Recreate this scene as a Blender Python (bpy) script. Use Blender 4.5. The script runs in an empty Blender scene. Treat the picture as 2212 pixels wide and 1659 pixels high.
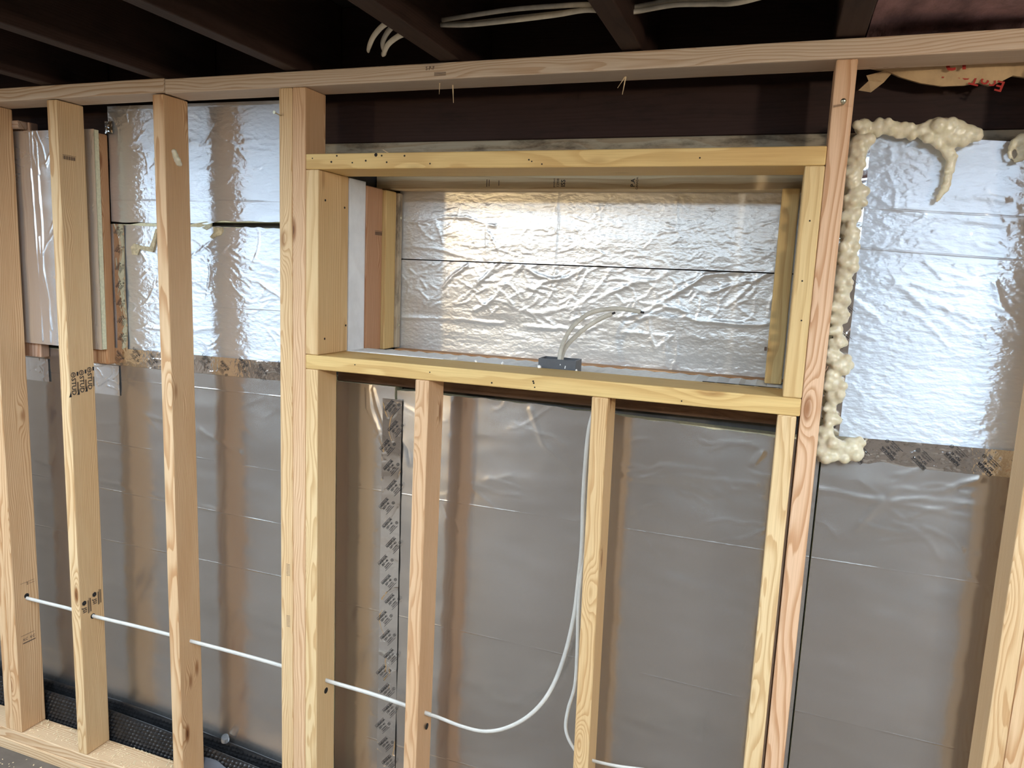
import bpy, bmesh, math, random
import numpy as np
from mathutils import Matrix, Vector, Euler

SC = bpy.context.scene
COL = SC.collection
Z0 = 1.69                      # camera height above the slab; all heights below are given relative to the camera
random.seed(7)
RNG = np.random.default_rng(11)

# ------------------------------------------------------------------ camera
cam = bpy.data.cameras.new('camera')
cam.sensor_fit = 'HORIZONTAL'; cam.sensor_width = 36.0; cam.lens = 25.99
cam.clip_start = 0.02; cam.clip_end = 60
cob = bpy.data.objects.new('camera', cam); COL.objects.link(cob)
RX = Vector((0.93978528, 0.33915795, 0.0421369))
DN = Vector((0.08935203, -0.12482161, -0.98814765))
FW = Vector((-0.32987854, 0.93241163, -0.14760997))
cob.matrix_world = Matrix(((RX.x, -DN.x, -FW.x, 0), (RX.y, -DN.y, -FW.y, -1.62863), (RX.z, -DN.z, -FW.z, Z0), (0, 0, 0, 1)))
SC.camera = cob

# ------------------------------------------------------------------ world, exposure
w = bpy.data.worlds.new('world'); SC.world = w; w.use_nodes = True
w.node_tree.nodes['Background'].inputs[0].default_value = (0.02, 0.02, 0.022, 1)
w.node_tree.nodes['Background'].inputs[1].default_value = 1.0
vs = SC.view_settings
vs.view_transform = 'Standard'; vs.look = 'None'; vs.gamma = 1.0; vs.use_curve_mapping = False
vs.exposure = -0.15
LED_STRENGTH = 19.0
LED_COLOR = (0.65, 0.82, 1.0)
BULB_STRENGTH = 640.0

# measured outlines of creases, foam beads and cables (metres, height relative to the camera)
NICHE_LOW = [[(-0.6788, -0.1109), (-0.6328, -0.1099), (-0.5745, -0.0916), (-0.5307, -0.0794), (-0.5017, -0.055), (-0.4703, -0.0211), (-0.4433, 0.0217)], [(-0.5455, -0.1197), (-0.54, -0.0963), (-0.5071, -0.0781), (-0.4713, -0.0599), (-0.4425, -0.0423), (-0.4107, -0.028), (-0.3795, -0.0106), (-0.3477, -0.0061), (-0.3135, 0.0016), (-0.2865, 0.0184), (-0.2686, 0.0284)], [(-0.6771, -0.148), (-0.6415, -0.1474), (-0.5889, -0.1474), (-0.5472, -0.1497), (-0.5134, -0.1442)], [(-0.5028, -0.1501), (-0.4571, -0.1275), (-0.4383, -0.11), (-0.3895, -0.1039), (-0.3576, -0.0956), (-0.3298, -0.0812), (-0.3088, -0.0642), (-0.2817, -0.0471), (-0.2521, -0.0269), (-0.217, -0.0035), (-0.1943, 0.0159), (-0.1004, 0.0303)], [(-0.3733, -0.1029), (-0.3536, -0.1082), (-0.3167, -0.0869), (-0.2861, -0.0725), (-0.2548, -0.0739), (-0.2325, -0.0821), (-0.2316, -0.0945), (-0.2062, -0.104), (-0.1546, -0.1039), (-0.1245, -0.1052), (-0.0858, -0.1074), (-0.0538, -0.1053), (-0.0253, -0.1005)], [(-0.4626, -0.1475), (-0.4161, -0.1477), (-0.3704, -0.1463), (-0.3252, -0.1481), (-0.2807, -0.1483)], [(-0.3065, -0.1869), (-0.2737, -0.1573), (-0.2475, -0.1302), (-0.2361, -0.1168)], [(-0.2285, -0.1352), (-0.203, -0.1461), (-0.1809, -0.154)], [(-0.1282, -0.0607), (-0.1061, -0.0412), (-0.0874, -0.019), (-0.0611, 0.0123), (-0.0282, 0.0301)], [(-0.1726, -0.0292), (-0.1322, -0.012), (-0.095, 0.0018), (-0.0527, 0.0156)], [(-0.6824, -0.0373), (-0.6608, -0.0446), (-0.6373, -0.0219), (-0.6064, -0.0124), (-0.5689, -0.0059), (-0.5393, 0.0116), (-0.5197, 0.0237)], [(-0.6812, 0.0127), (-0.6523, -0.0027), (-0.6099, -0.0125)], [(-0.2528, -0.1432), (-0.2484, -0.181), (-0.2476, -0.2129), (-0.2612, -0.2429)], [(-0.2836, -0.1516), (-0.2793, -0.1897), (-0.2742, -0.2376)], [(-0.3312, -0.1068), (-0.3256, -0.1417), (-0.3102, -0.1792)], [(-1.0064, -0.1073), (-0.9641, -0.066), (-0.9273, -0.0213), (-0.8725, 0.0191)], [(-0.8336, -0.03), (-0.7984, 0.0051), (-0.7767, 0.0267)], [(-1.0995, -0.148), (-1.025, -0.1457), (-0.9617, -0.1441), (-0.9282, -0.1421), (-0.8808, -0.1414), (-0.8107, -0.1457), (-0.7513, -0.1442)], [(-0.7453, -0.0763), (-0.7038, -0.1034), (-0.6593, -0.1093), (-0.596, -0.0974)], [(-0.6972, -0.1492), (-0.6529, -0.1506), (-0.5932, -0.1509)], [(-0.8444, -0.1113), (-0.7992, -0.0876), (-0.7473, -0.0304), (-0.7009, 0.0253)]]
NICHE_UP = [[(-1.106, 0.1515), (-1.0763, 0.1413), (-1.018, 0.138), (-0.9613, 0.1558), (-0.882, 0.157), (-0.8128, 0.1374), (-0.7902, 0.1337)], [(-0.9799, 0.1429), (-0.9646, 0.1094), (-0.9542, 0.08)], [(-1.0372, 0.1334), (-1.0123, 0.1041), (-0.9927, 0.0918)], [(-1.109, 0.0586), (-1.055, 0.0688), (-0.9967, 0.064), (-0.9537, 0.0609), (-0.9108, 0.0474), (-0.864, 0.0426)], [(-0.8073, 0.1128), (-0.7833, 0.0762), (-0.7634, 0.0313)], [(-0.8171, 0.1866), (-0.8155, 0.1126), (-0.8132, 0.0338)], [(-0.6069, 0.2361), (-0.605, 0.1371), (-0.6057, 0.0287)]]
LEFT_WR = [[(-1.6119, 0.0508), (-1.5572, 0.0353), (-1.4974, 0.0178), (-1.4386, -0.0041)], [(-1.5119, 0.0462), (-1.453, 0.0192), (-1.3519, -0.0058)], [(-1.6561, 0.0226), (-1.6214, 0.0432), (-1.5871, 0.0635)], [(-1.6529, 0.3474), (-1.6134, 0.338), (-1.5741, 0.3416)], [(-1.4644, 0.3396), (-1.4162, 0.3429), (-1.3898, 0.3466), (-1.348, 0.3416)], [(-1.8976, -0.2221), (-1.8408, -0.2098), (-1.7855, -0.2105)], [(-1.6562, -0.2107), (-1.6087, -0.1992), (-1.5776, -0.1993)], [(-1.5636, -0.0195), (-1.4933, -0.029), (-1.4197, -0.0461), (-1.3477, -0.0826)], [(-1.5624, 0.0371), (-1.468, 0.012), (-1.3472, 0.0042)]]
RIGHT_WR = [[(0.1472, 0.1727), (0.1961, 0.1697), (0.2759, 0.162), (0.3829, 0.155), (0.4483, 0.1494)], [(0.3217, 0.1643), (0.3754, 0.1683), (0.4063, 0.157), (0.4481, 0.151)], [(0.2281, 0.0197), (0.2631, -0.0071), (0.298, -0.0371), (0.3458, -0.073)], [(0.148, 0.0018), (0.1869, -0.0216), (0.2346, -0.0406), (0.3, -0.0547)], [(0.2961, -0.0195), (0.3606, -0.0406), (0.422, -0.0474), (0.4739, -0.058)], [(0.4126, 0.031), (0.4264, -0.0094), (0.4503, -0.0354), (0.4747, -0.0648)], [(0.1436, -0.0202), (0.1686, -0.037), (0.2044, -0.064)], [(0.3266, 0.2014), (0.3622, 0.2049), (0.4097, 0.2018)]]
RLOW_WR = [[(0.1137, -0.4563), (0.1641, -0.4578), (0.2103, -0.464), (0.2585, -0.4613), (0.3371, -0.4498), (0.4073, -0.4477), (0.4757, -0.4477)], [(0.2585, -0.4613), (0.3211, -0.4668), (0.393, -0.4746), (0.4727, -0.4786)], [(0.2102, -0.5371), (0.2323, -0.495), (0.2585, -0.4613), (0.2771, -0.4291)], [(0.3633, -0.4294), (0.4022, -0.4035), (0.435, -0.3909)]]
MID_WR = [[(-1.0491, -0.3205), (-1.0433, -0.3879), (-1.0184, -0.4452), (-0.9986, -0.4901)], [(-1.0562, -0.3296), (-1.0529, -0.3889), (-1.0331, -0.4253)], [(-1.037, -0.332), (-1.0195, -0.3855), (-0.9947, -0.4425)], [(-1.0229, -0.4628), (-0.9897, -0.4569)], [(-0.945, -0.4624), (-0.9234, -0.4896), (-0.9154, -0.5312)], [(-0.7924, -0.3338), (-0.7363, -0.3203)], [(-0.5762, -0.3403), (-0.5393, -0.4271), (-0.4558, -0.4879)], [(-0.7979, -0.4329), (-0.741, -0.4264), (-0.6554, -0.4247)], [(-1.1421, -0.7768), (-1.0819, -0.7578), (-1.0131, -0.7489)], [(-1.1268, -0.7788), (-1.0568, -0.7808), (-1.0076, -0.7816)], [(-0.3224, -0.4748), (-0.286, -0.4737), (-0.2323, -0.4721), (-0.1807, -0.456), (-0.1124, -0.4506), (-0.0455, -0.4488), (-0.0128, -0.4479)], [(-0.2649, -0.4653), (-0.2041, -0.4701), (-0.1442, -0.4802), (-0.1025, -0.4889)], [(-0.0818, -0.4536), (-0.0605, -0.4686), (-0.0476, -0.4633)], [(-0.2349, -0.4356), (-0.1825, -0.4326), (-0.1141, -0.4292)], [(-0.0234, -0.3999), (-0.0066, -0.3699)]]
FOAM_TOP = [(0.1323, 0.125, 0.3324, 0.0174), (0.1587, 0.125, 0.3309, 0.0144), (0.1736, 0.125, 0.3296, 0.0144), (0.1893, 0.125, 0.3283, 0.0134), (0.2024, 0.125, 0.3261, 0.0133), (0.2154, 0.125, 0.324, 0.0142), (0.2258, 0.125, 0.322, 0.0133), (0.2368, 0.125, 0.3217, 0.0123), (0.2537, 0.125, 0.3204, 0.0188), (0.2694, 0.125, 0.3291, 0.0188), (0.2834, 0.125, 0.3153, 0.0243), (0.3035, 0.125, 0.3193, 0.0224), (0.3245, 0.125, 0.3144, 0.0204), (0.3393, 0.125, 0.3123, 0.0111), (0.2595, 0.125, 0.3067, 0.0094), (0.275, 0.125, 0.3019, 0.0113), (0.3032, 0.125, 0.3004, 0.0112), (0.3196, 0.125, 0.3001, 0.0093), (0.2062, 0.125, 0.3141, 0.0067), (0.2238, 0.125, 0.3092, 0.0066), (0.285, 0.125, 0.3017, 0.0169), (0.2913, 0.125, 0.2898, 0.0122), (0.2942, 0.125, 0.2789, 0.0112), (0.3015, 0.125, 0.2652, 0.0103), (0.3012, 0.125, 0.2534, 0.0094), (0.3014, 0.125, 0.2443, 0.0094), (0.2991, 0.125, 0.2288, 0.0085), (0.2988, 0.125, 0.2169, 0.0085), (0.2973, 0.125, 0.2077, 0.0075), (0.2915, 0.125, 0.2004, 0.0066), (0.2882, 0.125, 0.192, 0.0057), (0.2857, 0.125, 0.1846, 0.0038)]
FOAM_SIDE = [(0.1287, 0.115, 0.2981, 0.0212), (0.1253, 0.115, 0.2795, 0.0193), (0.1254, 0.115, 0.2608, 0.0155), (0.1234, 0.115, 0.2373, 0.0175), (0.1235, 0.115, 0.2185, 0.0165), (0.1321, 0.115, 0.1948, 0.0195), (0.138, 0.115, 0.1806, 0.0136), (0.1233, 0.115, 0.1757, 0.0176), (0.1262, 0.115, 0.1471, 0.0176), (0.1273, 0.115, 0.1183, 0.0167), (0.1288, 0.115, 0.0942, 0.0177), (0.1268, 0.115, 0.0699, 0.0197), (0.139, 0.115, 0.0558, 0.0079), (0.1256, 0.115, 0.0358, 0.0198), (0.1217, 0.115, 0.0111, 0.0198), (0.1219, 0.115, -0.0185, 0.0189), (0.1216, 0.115, -0.0433, 0.0169), (0.1204, 0.115, -0.0683, 0.015), (0.1325, 0.115, -0.0606, 0.012), (0.1183, 0.115, -0.0934, 0.013), (0.1312, 0.115, -0.1126, 0.013), (0.1203, 0.115, -0.1235, 0.0141), (0.1191, 0.115, -0.1488, 0.0161), (0.1408, 0.115, -0.1623, 0.0181), (0.1285, 0.115, -0.1785, 0.0171), (0.1296, 0.115, -0.209, 0.0202), (0.1294, 0.115, -0.2347, 0.0172), (0.1254, 0.115, -0.2609, 0.0132), (0.1297, 0.115, -0.2863, 0.0163), (0.1229, 0.115, -0.313, 0.0153), (0.1207, 0.115, -0.3395, 0.0164), (0.1316, 0.115, -0.3539, 0.0225), (0.1554, 0.115, -0.3562, 0.0204), (0.1774, 0.115, -0.3431, 0.0223), (0.1879, 0.115, -0.3367, 0.0141), (0.119, 0.115, -0.3712, 0.0103)]
FOAM_RIGHT = [(0.4188, 0.125, 0.3036, 0.0109), (0.4103, 0.125, 0.2967, 0.0109), (0.4035, 0.125, 0.288, 0.0064), (0.4017, 0.125, 0.2775, 0.0046), (0.4043, 0.125, 0.2686, 0.0046), (0.4145, 0.125, 0.2623, 0.0046), (0.4216, 0.125, 0.2684, 0.0082), (0.4223, 0.125, 0.2816, 0.0091)]
CABLE_LOOP = [(-0.7916, 0.045, -1.1858), (-0.7663, 0.05, -1.1903), (-0.6953, 0.06, -1.2062), (-0.6323, 0.07, -1.2091), (-0.5696, 0.075, -1.1822), (-0.5094, 0.08, -1.13), (-0.4643, 0.085, -1.0566), (-0.434, 0.09, -0.9564), (-0.417, 0.095, -0.8485), (-0.4119, 0.1, -0.7508), (-0.4084, 0.1, -0.665), (-0.4118, 0.1, -0.5458), (-0.4126, 0.105, -0.4529), (-0.4104, 0.11, -0.3721), (-0.4031, 0.12, -0.321), (-0.4022, 0.125, -0.2986)]
CABLE_DROP = [(-0.4045, 0.125, -0.2989), (-0.4051, 0.12, -0.327), (-0.4072, 0.115, -0.4076), (-0.4045, 0.11, -0.5119), (-0.4001, 0.105, -0.6051), (-0.4061, 0.1, -0.7253), (-0.4058, 0.09, -0.8317), (-0.4002, 0.08, -0.9251), (-0.3982, 0.07, -1.0197), (-0.4091, 0.06, -1.0799), (-0.4123, 0.055, -1.1286), (-0.3994, 0.05, -1.1603), (-0.3699, 0.045, -1.1898), (-0.3422, 0.045, -1.1935), (-0.3126, 0.045, -1.194), (-0.2662, 0.045, -1.1909), (-0.1983, 0.045, -1.1814), (-0.0889, 0.045, -1.1693)]
CABLE_LEFT = [(-2.3478, 0.045, -1.1432), (-2.3046, 0.045, -1.1464), (-2.1771, 0.045, -1.1459), (-2.0945, 0.045, -1.1455), (-1.9881, 0.045, -1.1495), (-1.8194, 0.045, -1.1474), (-1.6803, 0.045, -1.1472), (-1.5942, 0.045, -1.1498), (-1.4434, 0.045, -1.1508), (-1.2667, 0.045, -1.1545), (-1.102, 0.045, -1.1644), (-0.9702, 0.045, -1.1689), (-0.8477, 0.045, -1.1783), (-0.7847, 0.045, -1.1854)]
NICHE_CABLE_A = [(-0.5106, 0.17, -0.2382), (-0.5141, 0.18, -0.2038), (-0.514, 0.2, -0.1757), (-0.5057, 0.23, -0.1411), (-0.4877, 0.25, -0.1145), (-0.4569, 0.27, -0.0905), (-0.4105, 0.28, -0.0798), (-0.374, 0.28, -0.079), (-0.3328, 0.28, -0.0838)]
NICHE_CABLE_B = [(-0.5061, 0.18, -0.2389), (-0.5117, 0.19, -0.2105), (-0.5078, 0.21, -0.182), (-0.4891, 0.24, -0.1527), (-0.4646, 0.26, -0.1281), (-0.4313, 0.27, -0.1047), (-0.4072, 0.28, -0.0928)]
HDR_HOLES = [(-1.0609, 0.2696), (-1.0766, 0.2551), (-1.0166, 0.2527), (-0.9789, 0.2571), (-0.935, 0.2684), (-0.921, 0.2529), (-0.8052, 0.2486), (-0.5586, 0.255), (-0.5518, 0.2512), (-0.5275, 0.2452), (-1.1318, 0.2643), (-0.8731, 0.2673), (-0.1825, 0.2549)]
SILL_HOLES = [(-0.7915, -0.2481), (-1.0031, -0.2467), (-0.6275, -0.2596), (-0.524, -0.2467), (-0.5223, -0.2509), (-0.5196, -0.2606), (-0.1814, -0.2599)]


# ------------------------------------------------------------------ node helpers
def new_mat(name):
    m = bpy.data.materials.new(name); m.use_nodes = True
    nt = m.node_tree
    for n in list(nt.nodes): nt.nodes.remove(n)
    out = nt.nodes.new('ShaderNodeOutputMaterial')
    b = nt.nodes.new('ShaderNodeBsdfPrincipled')
    nt.links.new(b.outputs[0], out.inputs[0])
    return m, nt, b

class G:
    """tiny helper to wire nodes"""
    def __init__(s, nt): s.nt = nt
    def put(s, node, sock, v):
        if isinstance(v, bpy.types.NodeSocket): s.nt.links.new(v, node.inputs[sock])
        elif v is not None: node.inputs[sock].default_value = v
    def math(s, op, a, b=None, c=None, clamp=False):
        n = s.nt.nodes.new('ShaderNodeMath'); n.operation = op; n.use_clamp = clamp
        s.put(n, 0, a); s.put(n, 1, b)
        if c is not None: s.put(n, 2, c)
        return n.outputs[0]
    def vmath(s, op, a, b=None):
        n = s.nt.nodes.new('ShaderNodeVectorMath'); n.operation = op
        s.put(n, 0, a); s.put(n, 1, b)
        return n.outputs['Value'] if op in ('LENGTH', 'DISTANCE') else n.outputs[0]
    def mix(s, f, a, b):
        n = s.nt.nodes.new('ShaderNodeMix'); n.data_type = 'RGBA'
        s.put(n, 0, f); s.put(n, 6, a); s.put(n, 7, b)
        return n.outputs[2]
    def mixm(s, f, a, b):
        n = s.nt.nodes.new('ShaderNodeMix'); n.data_type = 'RGBA'; n.blend_type = 'MULTIPLY'
        s.put(n, 0, f); s.put(n, 6, a); s.put(n, 7, b)
        return n.outputs[2]
    def rng(s, v, a, b, c=0.0, d=1.0, smooth=True):
        n = s.nt.nodes.new('ShaderNodeMapRange'); n.interpolation_type = 'SMOOTHSTEP' if smooth else 'LINEAR'
        s.put(n, 0, v); s.put(n, 1, a); s.put(n, 2, b); s.put(n, 3, c); s.put(n, 4, d)
        return n.outputs[0]
    def noise(s, v, scale=1.0, detail=2.0, rough=0.5):
        n = s.nt.nodes.new('ShaderNodeTexNoise'); s.put(n, 'Vector', v)
        s.put(n, 'Scale', scale); s.put(n, 'Detail', detail); s.put(n, 'Roughness', rough)
        return n.outputs[0]
    def voro(s, v, scale=1.0):
        n = s.nt.nodes.new('ShaderNodeTexVoronoi'); s.put(n, 'Vector', v); s.put(n, 'Scale', scale)
        return n
    def coord(s): return s.nt.nodes.new('ShaderNodeTexCoord').outputs['Object']
    def info(s): return s.nt.nodes.new('ShaderNodeObjectInfo')
    def sep(s, v):
        n = s.nt.nodes.new('ShaderNodeSeparateXYZ'); s.put(n, 0, v); return n.outputs
    def comb(s, x, y, z):
        n = s.nt.nodes.new('ShaderNodeCombineXYZ'); s.put(n, 0, x); s.put(n, 1, y); s.put(n, 2, z); return n.outputs[0]
    def bump(s, h, strength, dist):
        n = s.nt.nodes.new('ShaderNodeBump'); s.put(n, 'Strength', strength); s.put(n, 'Distance', dist); s.put(n, 'Height', h)
        return n.outputs[0]

def wood_material(name, ring=0.0045, contrast=1.0, knot=1.0, rough=0.62, dirt=0.0):
    """lumber: rings around an off-centre pith that runs along local Z, knots that push the rings aside"""
    m, nt, b = new_mat(name); g = G(nt)
    inf = g.info(); rnd = inf.outputs['Random']
    off = g.comb(g.math('MULTIPLY', rnd, 7.31), g.math('MULTIPLY', rnd, 13.7), g.math('MULTIPLY', rnd, 29.3))
    c = g.coord(); p = g.vmath('ADD', c, off)
    x, y, z = g.sep(c)
    slow = g.noise(g.vmath('MULTIPLY', p, (6, 6, 1.1)), 1.0, 3.0, 0.55)
    warp = g.math('MULTIPLY', g.math('SUBTRACT', slow, 0.5), 0.05)
    r1 = g.math('FRACT', g.math('MULTIPLY', rnd, 17.0)); r2 = g.math('FRACT', g.math('MULTIPLY', rnd, 31.0))
    cx = g.math('MULTIPLY_ADD', r1, 0.10, -0.05); cy = g.math('MULTIPLY_ADD', r2, 0.12, 0.02)
    rad = g.vmath('LENGTH', g.comb(g.math('SUBTRACT', x, cx), g.math('SUBTRACT', y, cy), 0.0))
    vo = g.voro(g.vmath('MULTIPLY', p, (10, 10, 3.0)), 1.0); d = vo.outputs['Distance']
    k = g.rng(d, 0.0, 0.42, 1.0, 0.0)
    k2 = g.math('MULTIPLY', g.math('POWER', k, 2.0), 0.020 * knot)
    rr = g.math('ADD', g.math('ADD', rad, warp), k2)
    wob = g.math('MULTIPLY', g.noise(g.vmath('MULTIPLY', p, (90, 90, 3)), 1.0, 2.0), 0.0016)
    ph = g.math('FRACT', g.math('DIVIDE', g.math('ADD', rr, wob), ring))
    late = g.math('MULTIPLY', g.rng(ph, 0.35, 0.90), g.rng(ph, 0.93, 1.0, 1.0, 0.0))
    fib = g.noise(g.vmath('MULTIPLY', p, (420, 420, 9)), 1.0, 2.0, 0.6)
    blot = g.noise(g.vmath('MULTIPLY', p, (9, 9, 1.6)), 1.0, 3.0, 0.6)
    base = inf.outputs['Color']
    dark = g.mixm(1.0, base, (0.70, 0.55, 0.42, 1))
    c1 = g.mix(g.math('MULTIPLY', late, 0.85 * contrast), base, dark)
    c1 = g.mix(g.rng(blot, 0.35, 0.75, 0.0, 0.5), c1, g.mixm(1.0, c1, (0.90, 0.78, 0.66, 1)))
    c1 = g.mixm(g.rng(fib, 0.3, 0.75, 0.0, 0.35), c1, (0.72, 0.62, 0.52, 1))
    kc = g.rng(d, 0.05, 0.125, 1.0, 0.0)
    c1 = g.mixm(g.math('MULTIPLY', kc, 0.9 * knot, clamp=True), c1, (0.40, 0.24, 0.13, 1))
    kd = g.rng(d, 0.02, 0.05, 1.0, 0.0)
    c1 = g.mixm(g.math('MULTIPLY', kd, 0.8 * knot, clamp=True), c1, (0.35, 0.25, 0.2, 1))
    if dirt:
        dn = g.noise(g.vmath('MULTIPLY', p, (25, 25, 7)), 1.0, 5.0, 0.7)
        c1 = g.mixm(g.rng(dn, 0.45, 0.7, 0.0, dirt), c1, (0.25, 0.22, 0.2, 1))
    g.put(b, 'Base Color', c1); g.put(b, 'Roughness', rough)
    b.inputs['Specular IOR Level'].default_value = 0.3
    h = g.math('ADD', g.math('MULTIPLY', late, 0.5), g.math('MULTIPLY', fib, 0.6))
    g.put(b, 'Normal', g.bump(h, 0.30, 0.0006))
    return m

WOOD = wood_material('framing_lumber')
WOOD_FINE = wood_material('framing_lumber_fine_grain', ring=0.0026, contrast=0.8, knot=0.9)
WOOD_YELLOW = wood_material('spruce_lumber', ring=0.0068, contrast=0.55, knot=0.45)
WOOD_OLD = wood_material('old_dark_timber', ring=0.006, contrast=0.5, knot=0.6, rough=0.7, dirt=0.5)
WOOD_GREY = wood_material('weathered_timber', ring=0.006, contrast=0.6, knot=0.5, rough=0.8, dirt=0.9)

def plain(name, col, rough=0.6, metal=0.0, spec=0.5, noise_amt=0.0, scale=30.0, bump=0.0, bump_dist=0.002, stretch=(1, 1, 1)):
    m, nt, b = new_mat(name); g = G(nt)
    c = g.vmath('MULTIPLY', g.coord(), stretch)
    n = g.noise(c, scale, 5.0, 0.6)
    col4 = (*col, 1)
    if noise_amt:
        a = tuple(v * (1 - noise_amt) for v in col) + (1,); bb = tuple(min(1, v * (1 + noise_amt)) for v in col) + (1,)
        g.put(b, 'Base Color', g.mix(g.rng(n, 0.3, 0.7), a, bb))
    else: b.inputs['Base Color'].default_value = col4
    b.inputs['Roughness'].default_value = rough; b.inputs['Metallic'].default_value = metal
    b.inputs['Specular IOR Level'].default_value = spec
    if bump: g.put(b, 'Normal', g.bump(n, bump, bump_dist))
    return m

def foil_material(name, col, rough, aniso, tang, emboss=0.6, lines=(), scale=(25, 25, 110), diffuse_mix=0.0, edist=0.0005, line_amt=0.5):
    """aluminium facing: rolled (stretched along one axis), embossed, with straight creases at given heights (height, slope)"""
    m, nt, b = new_mat(name); g = G(nt)
    geo = nt.nodes.new('ShaderNodeNewGeometry')
    pos = geo.outputs['Position']; x, y, z = g.sep(pos)
    n1 = g.noise(g.vmath('MULTIPLY', pos, scale), 1.0, 2.0, 0.5)
    n2 = g.noise(g.vmath('MULTIPLY', pos, (7, 7, 26)), 1.0, 2.0, 0.5)
    h = g.math('ADD', n1, g.math('MULTIPLY', n2, 1.6))
    N = g.bump(h, emboss, edist)
    lm = None
    for (zz, sl) in lines:
        dz = g.math('SUBTRACT', z, g.math('MULTIPLY_ADD', x, sl, zz + Z0))
        v = g.rng(g.math('ABSOLUTE', dz), 0.0, 0.0030, 1.0, 0.0)
        lm = v if lm is None else g.math('MAXIMUM', lm, v)
    if lm is not None:
        brk = g.rng(g.noise(g.vmath('MULTIPLY', pos, (5, 5, 3)), 1.0, 3.0), 0.38, 0.55, 0.15, 1.0)
        bn = nt.nodes.new('ShaderNodeBump'); g.put(bn, 'Strength', line_amt); g.put(bn, 'Distance', 0.0015)
        g.put(bn, 'Height', g.math('MULTIPLY', lm, brk)); nt.links.new(N, bn.inputs['Normal']); N = bn.outputs[0]
    g.put(b, 'Normal', N)
    g.put(b, 'Base Color', (*col, 1)); b.inputs['Metallic'].default_value = 1.0
    sm = g.noise(g.vmath('MULTIPLY', pos, (3, 3, 7)), 1.0, 4.0, 0.6)
    g.put(b, 'Roughness', g.rng(sm, 0.3, 0.7, rough * 0.92, rough * 1.08))
    b.inputs['Anisotropic'].default_value = aniso
    g.put(b, 'Tangent', g.comb(*tang))
    if diffuse_mix:
        # grey diffuse share brightens the foil, standing in for soft lamp reflection
        b2 = nt.nodes.new('ShaderNodeBsdfDiffuse'); b2.inputs['Color'].default_value = (0.55, 0.55, 0.55, 1)
        nt.links.new(N, b2.inputs['Normal'])
        mx = nt.nodes.new('ShaderNodeMixShader')
        mx.inputs[0].default_value = diffuse_mix
        out = [n for n in nt.nodes if n.type == 'OUTPUT_MATERIAL'][0]
        nt.links.new(b.outputs[0], mx.inputs[1]); nt.links.new(b2.outputs[0], mx.inputs[2]); nt.links.new(mx.outputs[0], out.inputs[0])
    return m

VERT = (0.0, 0.0, 1.0); HORZ = (1.0, 0.0, 0.0)
FOIL_UP = foil_material('bright_foil', (0.88, 0.92, 0.97), 0.33, 1.0, VERT, emboss=1.0, scale=(55, 55, 110), edist=0.0016, lines=((0.173, 0.0), (-0.119, 0.01)), diffuse_mix=0.22, line_amt=0.9)
FOIL_RIGHT = foil_material('bright_foil_right_bay', (0.88, 0.92, 0.97), 0.33, 1.0, VERT, emboss=1.0, scale=(55, 55, 110), edist=0.0016, lines=((0.094, -0.053), (0.178, -0.05)), diffuse_mix=0.34, line_amt=1.0)
FOIL_LOW = foil_material('grey_foil_left', (0.55, 0.51, 0.465), 0.23, 0.92, VERT, emboss=0.12, lines=((-0.633, -0.017), (-0.796, -0.018), (-0.936, 0.0), (-0.375, 0.006)), diffuse_mix=0.07, line_amt=0.5)
FOIL_MID = foil_material('grey_foil_middle', (0.55, 0.51, 0.465), 0.23, 0.92, VERT, emboss=0.10, lines=((-0.62, 0.0), (-1.0, -0.02), (-1.385, 0.0)), diffuse_mix=0.07, line_amt=0.4)
FOIL_NICHE = foil_material('niche_foil', (0.84, 0.82, 0.78), 0.36, 0.5, HORZ, emboss=0.9, diffuse_mix=0.36, scale=(60, 60, 95), edist=0.0014)
FOIL_TAPE = foil_material('foil_tape', (0.86, 0.84, 0.82), 0.12, 0.0, VERT, emboss=0.22, scale=(70, 70, 70), edist=0.0012)
FOIL_CRUMPLED = foil_material('crumpled_foil_tape', (0.90, 0.89, 0.88), 0.14, 0.0, VERT, emboss=0.8, scale=(90, 90, 90), edist=0.0016)
FOIL_PANEL = foil_material('foil_panel_facing', (0.82, 0.80, 0.78), 0.26, 0.8, VERT, emboss=0.35, diffuse_mix=0.22)  # whitened by its diffuse share in place of a lamp reflection

CONCRETE = plain('concrete', (0.150, 0.116, 0.088), 0.85, noise_amt=0.25, scale=6, bump=0.3)
CONC_DARK = plain('old_foundation_concrete', (0.10, 0.095, 0.09), 0.9, noise_amt=0.3, scale=9, bump=0.4)
DRYWALL = plain('painted_wall', (0.24, 0.19, 0.15), 0.8, noise_amt=0.02, scale=3)
FOAM_CORE = plain('foam_board_core', (0.66, 0.62, 0.42), 0.8, noise_amt=0.1, scale=120, bump=0.4)
FOAM_WHITE = plain('white_foam', (0.88, 0.88, 0.86), 0.7, noise_amt=0.08, scale=70, bump=0.35)
m_, nt_, b_ = new_mat('spray_foam'); g_ = G(nt_)
FOAM = m_
nn = g_.noise(g_.coord(), 60.0, 4.0, 0.6)
g_.put(b_, 'Base Color', g_.mix(g_.rng(nn, 0.3, 0.7), (0.66, 0.60, 0.42, 1), (0.78, 0.72, 0.54, 1)))
b_.inputs['Roughness'].default_value = 0.30
b_.inputs['Subsurface Weight'].default_value = 0.25; b_.inputs['Subsurface Radius'].default_value = (0.004, 0.003, 0.0015); b_.inputs['Subsurface Scale'].default_value = 1.0
g_.put(b_, 'Normal', g_.bump(nn, 0.35, 0.002))
CABLE = plain('cable_jacket', (0.62, 0.59, 0.53), 0.42, noise_amt=0.05, scale=40)
CABLE_GREY = plain('dusty_cable_jacket', (0.52, 0.48, 0.40), 0.5, noise_amt=0.12, scale=40)
INK = plain('black_ink', (0.015, 0.013, 0.014), 0.55)
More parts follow.
